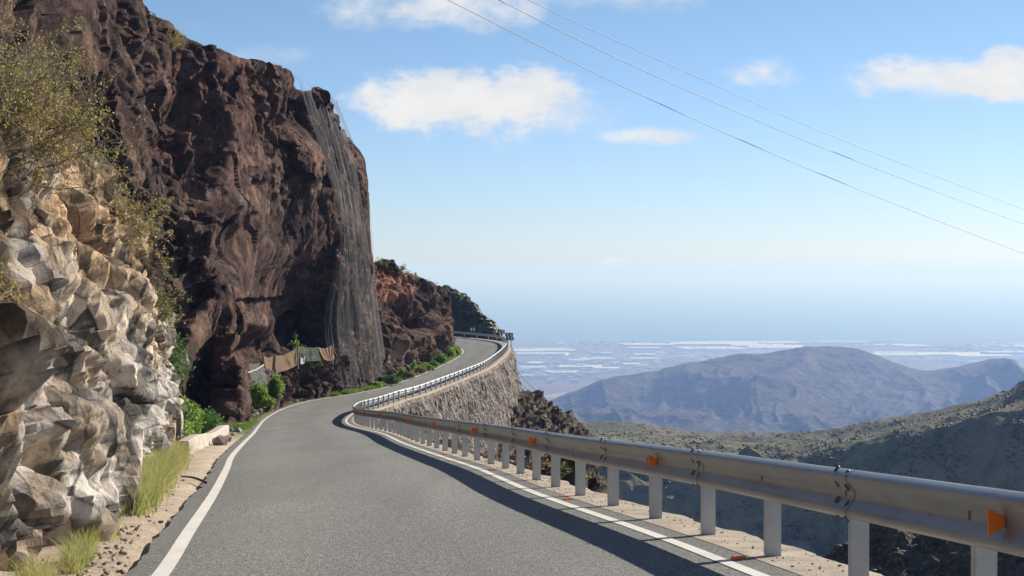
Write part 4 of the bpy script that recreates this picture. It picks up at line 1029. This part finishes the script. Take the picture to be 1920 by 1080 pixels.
# low concrete wall at the end of the rock face
w0 = np.array([-6.95, 35.6]); w1 = np.array([-9.65, 56.5]); n_ = 40; mbv = []
t_ = np.linspace(0, 1, n_); q = w0 * (1 - t_)[:, None] + w1 * t_[:, None]; nx = np.array([0.99, 0.12])
z = roadz(q[:, 1]); hgt = 0.30 + 0.04 * np.sin(t_ * 9)
prof = [(0.0, -.2), (0.0, 0.93), (-.02, 1.0), (-.22, 1.0), (-.24, .93), (-.24, -.2)]
G = np.array([[(*(q[i_] + nx * o_), z[i_] + hgt[i_] * h_ if h_ > 0 else z[i_] - .2) for i_ in range(n_)] for o_, h_ in prof])
G += 0.008 * fbm(G * 4, 3, 5)[..., None]
me = mesh_np(G.reshape(-1, 3), np.concatenate([grid_faces(6, n_)]), False)
o = link('low_wall', me, simple('pale_concrete', (0.45, 0.395, 0.325), 0.9, sc=3, var=.2, bump=.02)); tag(o, 'low pale concrete wall along the shoulder beside the green bushes', 'low wall')
mb = MB(); mb.v = [tuple(G[k_, 0]) for k_ in range(6)] + [tuple(G[k_, -1]) for k_ in range(6)]; mb.f = [tuple(range(6)), tuple(range(11, 5, -1))]
mb.build('end_face', me.materials[0], o)

# ------------------------------------------------------------------ guardrail
rail = tag(empty('guardrail', (*PP[120], float(roadz(PP[120][1])))), 'galvanised steel crash barrier with square posts running along the outer road edge', 'guardrail')
inv = rail.location
def relobj(o): o.location = (-inv[0], -inv[1], -inv[2]); return o
prof = np.array([(.012, .752), (.020, .7535), (.034, .748), (.066, .733), (.080, .722), (.086, .706), (.082, .690), (.062, .664), (.038, .636), (.028, .620), (.026, .596),
                 (.028, .572), (.038, .556), (.062, .528), (.082, .502), (.086, .486), (.080, .470), (.066, .459), (.034, .444), (.020, .4385), (.012, .440)])
sA = float(s_of_y(12.58)); s_start = sA - 8; s_end = PA[-1] - 1
post_s = []
s = sA - 6
while s < s_end:
    post_s.append(s); s += 2.0 if s < s_of_y(192) + 8 else 4.0
def rail_section(sa, sb):
    n = max(3, int((sb - sa) / 0.5) + 1); q = np.linspace(sa - 0.16, sb + 0.16, n)
    b, nr = at_arc(q); zz = roadz(b[:, 1])
    lift = np.linspace(0.004, 0.0, n)[:, None]
    front = [[(*(b[i] - nr[i] * (0.062 + o + lift[i, 0])), zz[i] + h) for i in range(n)] for o, h in prof]
    backp = [[(*(b[i] - nr[i] * (0.058 + o + lift[i, 0])), zz[i] + h) for i in range(n)] for o, h in prof[::-1]]
    G = np.array(front + backp)
    Fs = grid_faces(len(G), n)
    k = len(G); ring = np.arange(n - 1)
    Fs = np.concatenate([Fs, np.stack([(k - 1) * n + ring, (k - 1) * n + ring + 1, ring + 1, ring], -1)])
    return mesh_np(G.reshape(-1, 3), Fs, True)
sec = [s_ for s_ in np.arange(sA - 10, s_end, 4.0)]
def disc(mb, c, axis, up, r, t, n=6, sx=1.0):
    axis = axis / np.linalg.norm(axis); a = np.cross(axis, up); a /= np.linalg.norm(a); b = np.cross(axis, a)
    mb.prism([c + a * math.cos(k * 2 * math.pi / n) * r * sx + b * math.sin(k * 2 * math.pi / n) * r for k in range(n)], axis * t)
for k, sa in enumerate(sec):
    o = relobj(link('rail_beam', rail_section(sa, min(sa + 4, s_end)), M_STEEL, rail))
    b, nr = at_arc(np.array([sa])); b, nr = b[0], nr[0]
    if b[1] < 36:
        tx_ = np.array([nr[1], -nr[0], 0]) * -1; N3 = np.array([-nr[0], -nr[1], 0])
        for dx in (-.10, .10):
            for o_, h_, tilt in ((.052, .7405, .9), (.052, .6505, -.7), (.052, .5415, .7), (.052, .4515, -.9)):
                c = np.array([*(b - nr * (0.066 + o_)), float(roadz(b[1])) + h_]) + tx_ * dx
                ax = N3 + np.array([0, 0, tilt])
                mb = MB(); disc(mb, c, ax, tx_, .016, .010, 8, 1.6); mb.build('bolt', M_BOLT, o)
        c = np.array([*(b - nr * .088), float(roadz(b[1])) + .596]); mb = MB(); mb.box(c, (.03, .012, .055), [tx_, N3, (0, 0, 1)])
        mb.build('bolt', M_BOLT, o)
for k, s in enumerate(post_s[:0]): pass
def post_mesh(mb, b, nr, z):
    # C-section: web across the rail, two flanges along it
    t3 = np.array([-nr[1], nr[0], 0.]); n3 = np.array([nr[0], nr[1], 0.]); c = np.array([b[0], b[1], z])
    h = .70; H0 = -.15
    mb.box(c + [0, 0, (h + H0) / 2], (.118, .005, h - H0), [n3, t3, (0, 0, 1)])
    for s_ in (-1, 1):
        mb.box(c + n3 * s_ * .0585 + t3 * .0275 + [0, 0, (h + H0) / 2], (.005, .052, h - H0 - .004), [n3, t3, (0, 0, 1)])
        mb.box(c + n3 * s_ * .0500 + t3 * .0525 + [0, 0, (h + H0) / 2], (.0125, .004, h - H0 - .008), [n3, t3, (0, 0, 1)])
extra = MB(); cnt = 0
for s in post_s:
    b, nr = at_arc(np.array([s])); b, nr = b[0], nr[0]; z = float(roadz(b[1]))
    if cnt < 98:
        mb = MB(); post_mesh(mb, b, nr, z); relobj(mb.build('post', M_POST, rail)); cnt += 1
    else: post_mesh(extra, b, nr, z)
tag(relobj(extra.build('post', M_POST, rail)), kind='stuff')
# slot bolts on the beam at posts between the splices
for s in post_s:
    b, nr = at_arc(np.array([s])); b, nr = b[0], nr[0]
    if b[1] > 60 or abs(((s - sec[0]) % 4.0) - 2.0) > 0.3: continue
    mb = MB(); t3 = np.array([-nr[1], nr[0], 0.]); n3 = np.array([-nr[0], -nr[1], 0.])
    mb.box(np.array([b[0], b[1], float(roadz(b[1])) + .596]) + n3 * .088, (.012, .028, .05), [n3, t3, (0, 0, 1)])
    relobj(mb.build('bolt_slot', M_BOLT, rail))
for y in (8.15, 16.1, 23.9, 31.8, 39.8, 47.9, 63.5, 71, 78.5):
    s = float(s_of_y(y)); b, nr = at_arc(np.array([s])); b, nr = b[0], nr[0]; z = float(roadz(b[1])) + .596
    t3 = np.array([-nr[1], nr[0], 0.]); n3 = np.array([-nr[0], -nr[1], 0.]); c = np.array([b[0], b[1], z])
    mb = MB(); mb.prism([c + n3 * .098 + [0, 0, -.026], c + n3 * .185 + [0, 0, -.068], c + n3 * .185 + [0, 0, .068], c + n3 * .098 + [0, 0, .026]], t3 * .012)
    rf = relobj(mb.build('reflector', M_ORANGE, rail))
    mb = MB(); mb.box(c + n3 * .096 + t3 * .022, (.016, .03, .05), [n3, t3, (0, 0, 1)]); mb.build('bracket', M_BOLT, rf)
# amber studs on the asphalt between the line and the posts
for k, (y, lb) in enumerate(((12.45, 'nearest amber road stud beside the white line'), (19.7, 'second amber road stud beside the guardrail line'), (27.9, 'third amber road stud, mid way along the near rail'), (35.6, 'small farthest amber road stud beside the line'))):
    s = float(s_of_y(y)); b, nr = at_arc(np.array([s]), -.30); b, nr = b[0], nr[0]; t3 = np.array([-nr[1], nr[0], 0.]); n3 = np.array([nr[0], nr[1], 0.])
    mb = MB(); c = np.array([0, 0, 0.])
    lo = [c + n3 * a * .055 + t3 * b2 * .045 for a, b2 in ((-1, -1), (1, -1), (1, 1), (-1, 1))]
    hi = [c + n3 * a * .045 + t3 * b2 * .02 + [0, 0, .02] for a, b2 in ((-1, -1), (1, -1), (1, 1), (-1, 1))]
    mb.add(lo + hi, [(3, 2, 1, 0), (4, 5, 6, 7), (0, 1, 5, 4), (1, 2, 6, 5), (2, 3, 7, 6), (3, 0, 4, 7)])
    o = mb.build('road_stud', M_ORANGE); o.location = (b[0], b[1], float(roadz(b[1])) + .002)
    tag(o, lb, 'road stud', 'amber road studs')

# ------------------------------------------------------------------ chevron signs at the far bend
def chevron_board(mbb, mbw, c, ax, w_, h_, n_chev):
    """black board with white chevrons pointing to the left; ax = (right, out, up)"""
    r_, o_, u_ = [np.array(a, float) for a in ax]
    mbb.box(c, (w_, .03, h_), [r_, o_, u_])
    for k in range(n_chev):
        x0 = -w_ / 2 + w_ * (0.13 + k * 0.42); t_ = w_ * .19; q = w_ * .20
        pts_ = [(x0 + q, h_ * .44), (x0 + q + t_, h_ * .44), (x0 + t_, 0), (x0 + q + t_, -h_ * .44), (x0 + q, -h_ * .44), (x0, 0)]
        top = [c + r_ * a + u_ * b_ - o_ * .0185 for a, b_ in pts_]
        mbw.prism([top[i] for i in (0, 1, 2, 5)], -o_ * .004); mbw.prism([top[i] for i in (5, 2, 3, 4)], -o_ * .004)
for px_, py_, d, boards, lb, yaw in ((840, 613, 229.5, 1, 'chevron board farthest to the left, half hidden by the cutting', .25), (886, 617.5, 220.5, 1, 'chevron board standing before the scrub hill', .25),
                                (939.5, 622.5, 209, 1, 'chevron board seen against the sea at the far bend', .12), (954.5, 627.5, 196, 2, 'double stacked chevron board at the outermost point of the bend', 0.0)):
    c = P(px_, py_, d); base = np.array([c[0], c[1], float(roadz(d)) - .2]); rt = np.array([math.cos(yaw), math.sin(yaw), 0]); ot = np.array([-math.sin(yaw), math.cos(yaw), 0])
    t = empty('chevron_sign', tuple(base)); up_ = (0, 0, 1)
    mb, mw, mp = MB(), MB(), MB()
    for k in range(boards): chevron_board(mb, mw, c - base + rt * (0.10 * k) - np.array([0, 0, .46 * k]), (rt, ot, up_), .92, .44 if boards == 2 else .54, 2)
    hgt = (c - base)[2] + .2
    mp.box(np.array([0, 0, 0]) + rt * ((c - base)[0] - .2) + ot * .05 + np.array([0, 0, hgt / 2]), (.07, .05, hgt), [rt, ot, up_])
    if boards == 2: mp.box(rt * .25 + ot * .05 + np.array([0, 0, hgt / 2]), (.07, .05, hgt), [rt, ot, up_])
    pb = mb.build('board', M_BLACK, t); mw.build('chevrons', M_WHITE, pb); mp.build('post', M_SIGNPOST, t)
    tag(t, lb, 'road sign', 'chevron signs at the far bend')

# ------------------------------------------------------------------ cloth fence under the cliff
dF = 113.0
t = empty('cloth_fence', tuple(P(545, 700, dF))); base = np.array(t.location)
tag(t, 'ragged fence of brown sacking and mesh cloth hung on poles above the rock bench', 'cloth fence')
for x, y0, y1, d in ((464, 682, 712, 104), (494, 661, 700, 108.5), (515.5, 666, 700, 110), (559, 647, 692, 113), (624, 645, 684, 117.5), (505, 690, 738, 107)):
    V, Fs = tubes([(np.array([P(x, y1, d), P(x - 1, (y0 + y1) / 2, d), P(x, y0, d)]) - base, .05, .045)], 6)
    link('pole', mesh_np(V, Fs, True), simple('pole_wood_%d' % x, (.42, .40, .37)), t)
V, Fs = tubes([(np.array([P(464, 699, 104), P(481, 693, 106), P(496, 683, 108.5)]) - base, .05, .05)], 6)
link('cross_rail', mesh_np(V, Fs, True), simple('rail_wood', (.42, .40, .37)), t)
def cloth(tl, tr, br, bl, mat, name, folds, amp, sag, seed):
    nu_, nv_ = 46, 34; u = np.linspace(0, 1, nu_)[None, :, None]; v = np.linspace(0, 1, nv_)[:, None, None]
    A, B_, C2, D2 = [P(*q_) for q_ in (tl, tr, br, bl)]
    G = (A * (1 - u) + B_ * u) * (1 - v) + (D2 * (1 - u) + C2 * u) * v
    G = G - np.array([0, 0, 1]) * sag * 4 * u * (1 - u) * (1 - 0.5 * v)
    ph = folds * 2 * math.pi * (u + 0.25 * (v ** 1.5) * np.sin(u * 5 + seed)); G = G - np.array([0.2, 1, 0]) * (amp * np.sin(ph) * (0.4 + v * (1 - v) * 3))
    G += 0.05 * fbm(G * 1.6, 3, seed)[..., None] * np.array([0.3, 1, .3])
    tag(grid_obj(name, G - base, mat, True, None, t))
cloth((495, 667, 108.4), (514, 667.5, 110), (513, 694, 109.7), (499, 690, 108.3), M_BROWNCLOTH, 'sacking', 2, .08, .1, 1)
cloth((517, 667, 110), (557, 650, 112.9), (558, 684, 112.6), (519, 698, 109.7), M_BROWNCLOTH, 'sacking', 2.2, .14, .18, 2)
cloth((596, 650.5, 115.6), (623, 646.5, 117.4), (627, 674, 117.2), (609, 674, 115.6), M_BROWNCLOTH, 'sacking', 4, .16, .16, 3)
cloth((561, 650, 113.1), (598, 650.5, 115.7), (608, 676, 115.7), (562, 676, 113.1), M_SHADE, 'mesh_cloth', 2, .08, .05, 4)
cloth((467, 699, 104.2), (495, 685, 108.3), (503, 738, 106.5), (480, 738, 104.8), M_SHADE_PALE, 'mesh_cloth', 2, .06, .03, 5)
cloth((563, 670, 112.7), (572, 668, 113.3), (571, 681, 113.2), (563, 682, 112.7), M_WHITECLOTH, 'white_rag', 1.5, .08, .12, 6)
cloth((466, 682, 105), (492, 676, 108.8), (490, 690, 108.6), (470, 695, 105), M_SHADE, 'mesh_cloth', 2, .08, .1, 7)

# ------------------------------------------------------------------ rockfall netting over the nose
cols = [
 [(634, 724, 121.5), (612, 600, 121), (640, 430, 120.8), (598, 270, 118), (562, 160, 117.3), (548, 141, 118.5)],
 [(662, 727, 124.2), (640, 600, 122.5), (648, 430, 121.8), (622, 290, 121), (585, 174, 119), (572, 151, 119.5)],
 [(690, 722, 127.5), (672, 600, 125), (664, 430, 124), (640, 300, 123), (610, 197, 121.5), (596, 163, 121)],
 [(713, 704, 130), (700, 600, 128.5), (680, 430, 126.5), (660, 310, 125.5), (632, 222, 124.5), (616, 177, 123)],
 [(722, 672, 133), (707, 580, 132), (693, 430, 130.5), (682, 320, 130), (650, 237, 129), (629, 189, 126)],
 [(714, 655, 138), (702, 560, 137), (690, 430, 135), (680, 320, 135), (650, 247, 133), (628, 193, 130)]]
ctrl = np.array(pts(cols)).transpose(1, 0, 2)
G = sheet(ctrl, 150, 200)
nn = normals(G)
nn = facing(nn, G)
fold = fbm(np.stack([np.broadcast_to(np.linspace(0, 16, 150)[None], G.shape[:2]), np.broadcast_to(np.linspace(0, 2.2, 200)[:, None], G.shape[:2]), 0 * G[..., 0]], -1), 3, 1201)
G = G + nn * (0.16 * fold)[..., None]
G[0, :, 2] += 0.12 * np.sin(np.linspace(0, 60, 150))
net = link('rockfall_netting', mesh_np(G.reshape(-1, 3), grid_faces(200, 150), True), M_NET)
tag(net, 'grey wire rockfall netting hanging over the cliff nose beside the road', 'rockfall net')
NG = G
def fold_line(path, r_, name='net_fold'):
    pt = []
    for k in range(len(path) - 1):
        for q_ in np.linspace(0, 1, 7, endpoint=(k == len(path) - 2)):
            x = path[k][0] * (1 - q_) + path[k + 1][0] * q_; y = path[k][1] * (1 - q_) + path[k + 1][1] * q_
            pt.append(snap(NG, x, y) + [0, -.25, 0])
    pt = np.array(pt)
    for _ in range(3): pt[1:-1] = (pt[:-2] + pt[1:-1] * 2 + pt[2:]) / 4
    r_ = r_ * 0.6; V, Fs = tubes([(pt, r_, r_)], 5); link(name, mesh_np(V, Fs, True), M_NETFOLD, net)
for path, r_ in (([(565, 160), (580, 215), (592, 245)], .035), ([(582, 172), (600, 240), (625, 300), (640, 330), (650, 420), (658, 500)], .05), ([(612, 200), (635, 300), (648, 350), (668, 430), (682, 480), (700, 590), (716, 660)], .05),
                 ([(640, 330), (640, 480), (632, 600), (640, 700)], .03), ([(655, 440), (668, 560), (680, 650), (690, 715)], .035), ([(668, 340), (676, 390), (684, 430)], .03), ([(622, 560), (616, 620), (622, 690)], .025),
                 ([(690, 345), (692, 420), (694, 500), (704, 570)], .025), ([(650, 500), (654, 600), (660, 720)], .03), ([(640, 722), (665, 725), (690, 718), (712, 702)], .015), ([(631, 190), (646, 232), (664, 275), (682, 325)], .02),
                 ([(605, 190), (618, 260), (636, 330), (644, 420)], .03)):
    fold_line(path, r_)

# ------------------------------------------------------------------ overhead wires
def wire(pts_, r_, label, group=None):
    q = catmull(np.array([P(*c) for c in pts_]), np.linspace(0, len(pts_) - 1, 60)); V, Fs = tubes([(q, r_, r_)], 6)
    tag(link('overhead_wire', mesh_np(V, Fs, True), M_WIRE), label, 'overhead wire', group)
wire([(640, -105, 36), (840, 0, 40), (1210, 182, 47), (1560, 335, 54), (1920, 475, 61), (2200, 575, 67)], .0095, 'lowest of the three wires crossing the open sky', 'wires crossing the sky')
wire([(740, -105, 37), (935, 0, 41), (1230, 143, 47), (1560, 284, 54), (1920, 420, 61), (2200, 520, 67)], .0095, 'middle of the three wires crossing the open sky', 'wires crossing the sky')
wire([(790, -102, 38), (995, 2, 42), (1230, 110, 47), (1560, 255, 54), (1920, 392, 61), (2200, 490, 67)], .008, 'topmost and thinnest of the three wires crossing the open sky', 'wires crossing the sky')
wire([(965, 690, 260), (985, 713, 262), (1035, 760, 268), (1088, 803, 275), (1180, 870, 285)], .045, 'upper of two cables descending past the rocky outcrop into the valley', 'cables descending to the valley')
wire([(960, 700, 258), (985, 727, 262), (1020, 762, 268), (1062, 797, 275), (1160, 870, 285)], .035, 'lower of two cables descending past the rocky outcrop into the valley', 'cables descending to the valley')

# ------------------------------------------------------------------ haze
mb = MB(); X0, X1, Y0, Y1, Z0, Z1 = -36000, 36000, -60, 61000, -607.5, 30
mb.v = [(x, y, z) for z in (Z0, Z1) for x, y in ((X0, Y0), (X1, Y0), (X1, Y1), (X0, Y1))]
mb.f = [(3, 2, 1, 0), (4, 5, 6, 7), (0, 1, 5, 4), (1, 2, 6, 5), (2, 3, 7, 6), (3, 0, 4, 7)]
hm = bpy.data.materials.new('haze_air'); hm.use_nodes = True; nt = hm.node_tree; nt.nodes.clear()
ou = nt.nodes.new('ShaderNodeOutputMaterial'); pv = nt.nodes.new('ShaderNodeVolumePrincipled'); nt.links.new(pv.outputs[0], ou.inputs['Volume'])
pv.inputs['Color'].default_value = (0.32, 0.50, 1.0, 1); pv.inputs['Density'].default_value = 1.22e-4; pv.inputs['Anisotropy'].default_value = 0.25
pv.inputs['Absorption Color'].default_value = (0.66, 0.74, 1.0, 1)     # scatters blue more than red, so near air is blue and far air is white
tag(mb.build('haze', hm), 'pale blue sea haze filling the valley and coast', kind='stuff')

# ------------------------------------------------------------------ light and sky
AZ, EL = 47.0, 27.0      # azimuth to the right of the view, elevation
sd = bpy.data.lights.new('sun', 'SUN'); sd.energy = 4.6; sd.angle = R(0.55); sd.color = (1.0, 0.93, 0.82)
so = bpy.data.objects.new('sun', sd); C.objects.link(so)
so.rotation_euler = (R(90 - EL), 0, R(180 - AZ)) ; so.location = (0, 0, 25)
wd = bpy.data.worlds.new('World'); S.world = wd; wd.use_nodes = True; nt = wd.node_tree; nt.nodes.clear()
def wn(ty, ins=None, **kw):
    x = nt.nodes.new('ShaderNode' + ty)
    for k, v in kw.items(): setattr(x, k, v)
    for k, v in (ins or {}).items():
        if isinstance(v, bpy.types.NodeSocket): nt.links.new(v, x.inputs[k])
        else: x.inputs[k].default_value = v
    return x
def wm(op, a, b=0.0, clamp=False):
    x = wn('Math', {0: a, 1: b}, operation=op); x.use_clamp = clamp; return x.outputs[0]
sky = wn('TexSky', sky_type='NISHITA', sun_disc=False, sun_elevation=R(EL), sun_rotation=R(AZ), altitude=650, air_density=1.0, dust_density=0.15, ozone_density=1.5)
tc = wn('TexCoord'); sep = wn('SeparateXYZ', {0: tc.outputs['Generated']})
yy_ = wm('MAXIMUM', sep.outputs[1], 0.05); u = wm('DIVIDE', sep.outputs[0], yy_); v = wm('DIVIDE', sep.outputs[2], yy_)
uv = wn('CombineXYZ', {0: u, 1: wm('MULTIPLY', v, 1.6), 2: 0.0}).outputs[0]
n1 = wn('TexNoise', {'Vector': uv, 'Scale': 16.0, 'Detail': 7.0, 'Roughness': 0.55}).outputs[0]
n2 = wn('TexNoise', {'Vector': uv, 'Scale': 60.0, 'Detail': 5.0, 'Roughness': 0.6}).outputs[0]
nz = wm('ADD', wm('MULTIPLY', wm('SUBTRACT', n1, 0.5), 3.2), wm('MULTIPLY', wm('SUBTRACT', n2, 0.5), 1.5))
tot = None
def U(x): return (x - 960) / F
def Vv(y): return (500 - y) / F
for cx, cy, rx, ry, am, soft in ((900, 190, 215, 66, 1.0, 1.3), (1010, 200, 135, 62, .7, 1.2), (850, 5, 250, 50, .8, .9), (1130, -20, 220, 42, .65, .9), (1430, 135, 75, 36, .75, 1.0), (1810, 150, 225, 40, .95, 1.1),
                             (1905, 120, 75, 32, .95, 1.2), (1215, 257, 95, 18, .75, 1.1), (1150, 490, 30, 8, .8, 1.3), (1075, 493, 24, 7, .6, 1.2), (1470, 488, 60, 8, .5, 1.1), (1380, 494, 22, 5, .3, 1.0), (895, 502, 20, 6, .3, 1.0),
                             (500, 105, 80, 26, .45, 1.0), (370, 55, 60, 20, .25, .9), (1775, 80, 26, 14, .25, .8), (1500, 460, 900, 22, .16, .5), (2300, 60, 300, 60, .8, 1), (-200, 100, 300, 60, .8, 1), (1300, -400, 500, 120, .8, 1)):
    a = wm('DIVIDE', wm('SUBTRACT', u, U(cx)), rx * 1.12 / F); b = wm('DIVIDE', wm('SUBTRACT', v, Vv(cy)), ry * 1.15 / F)
    r2 = wm('ADD', wm('MULTIPLY', a, a), wm('MULTIPLY', b, b))
    q = wm('MULTIPLY', wm('ADD', wm('SUBTRACT', 1.2, r2), nz), soft * 0.7, True)
    q = wm('MULTIPLY', q, am)
    tot = q if tot is None else wm('MAXIMUM', tot, q)
sm = wn('MapRange', {'Value': tot, 'From Min': 0.0, 'From Max': 1.0}, interpolation_type='SMOOTHERSTEP').outputs[0]
shade = wn('ValToRGB', {'Fac': wn('TexNoise', {'Vector': uv, 'Scale': 24.0, 'Detail': 5.0}).outputs[0]})
CL = 8.2
e = shade.color_ramp.elements; e[0].position = .3; e[0].color = (.86, .89, .93, 1); e[1].position = .6; e[1].color = (1, 1, 1, 1)
clc = wn('VectorMath', {0: shade.outputs[0], 1: (CL, CL, CL)}, operation='MULTIPLY').outputs[0]
el = wn('MapRange', {'Value': v, 'From Min': 0.0, 'From Max': 0.16}).outputs[0]
tint = wn('MixRGB', {'Fac': el, 'Color1': (.68, .83, 1.27, 1), 'Color2': (.70, .82, .99, 1)})
lo = wn('MapRange', {'Value': v, 'From Min': -0.006, 'From Max': 0.013}, interpolation_type='SMOOTHSTEP').outputs[0]
lot = wn('MixRGB', {'Fac': lo, 'Color1': (.95, .98, 1.0, 1), 'Color2': (1, 1, 1, 1)})
skc = wn('VectorMath', {0: sky.outputs[0], 1: tint.outputs[0]}, operation='MULTIPLY').outputs[0]
skc = wn('VectorMath', {0: skc, 1: lot.outputs[0]}, operation='MULTIPLY').outputs[0]
mx = wn('MixRGB', {'Fac': sm, 'Color1': skc, 'Color2': clc})
bg = wn('Background', {'Color': mx.outputs[0], 'Strength': 0.066}); wo = wn('OutputWorld'); nt.links.new(bg.outputs[0], wo.inputs[0])

S.view_settings.view_transform = 'Standard'; S.view_settings.look = 'None'; S.view_settings.exposure = 0.7; S.view_settings.gamma = 1.0
S.render.engine = 'CYCLES'
S.cycles.use_denoising = True
S.cycles.max_bounces = 6; S.cycles.diffuse_bounces = 3; S.cycles.volume_bounces = 0; S.cycles.transparent_max_bounces = 16
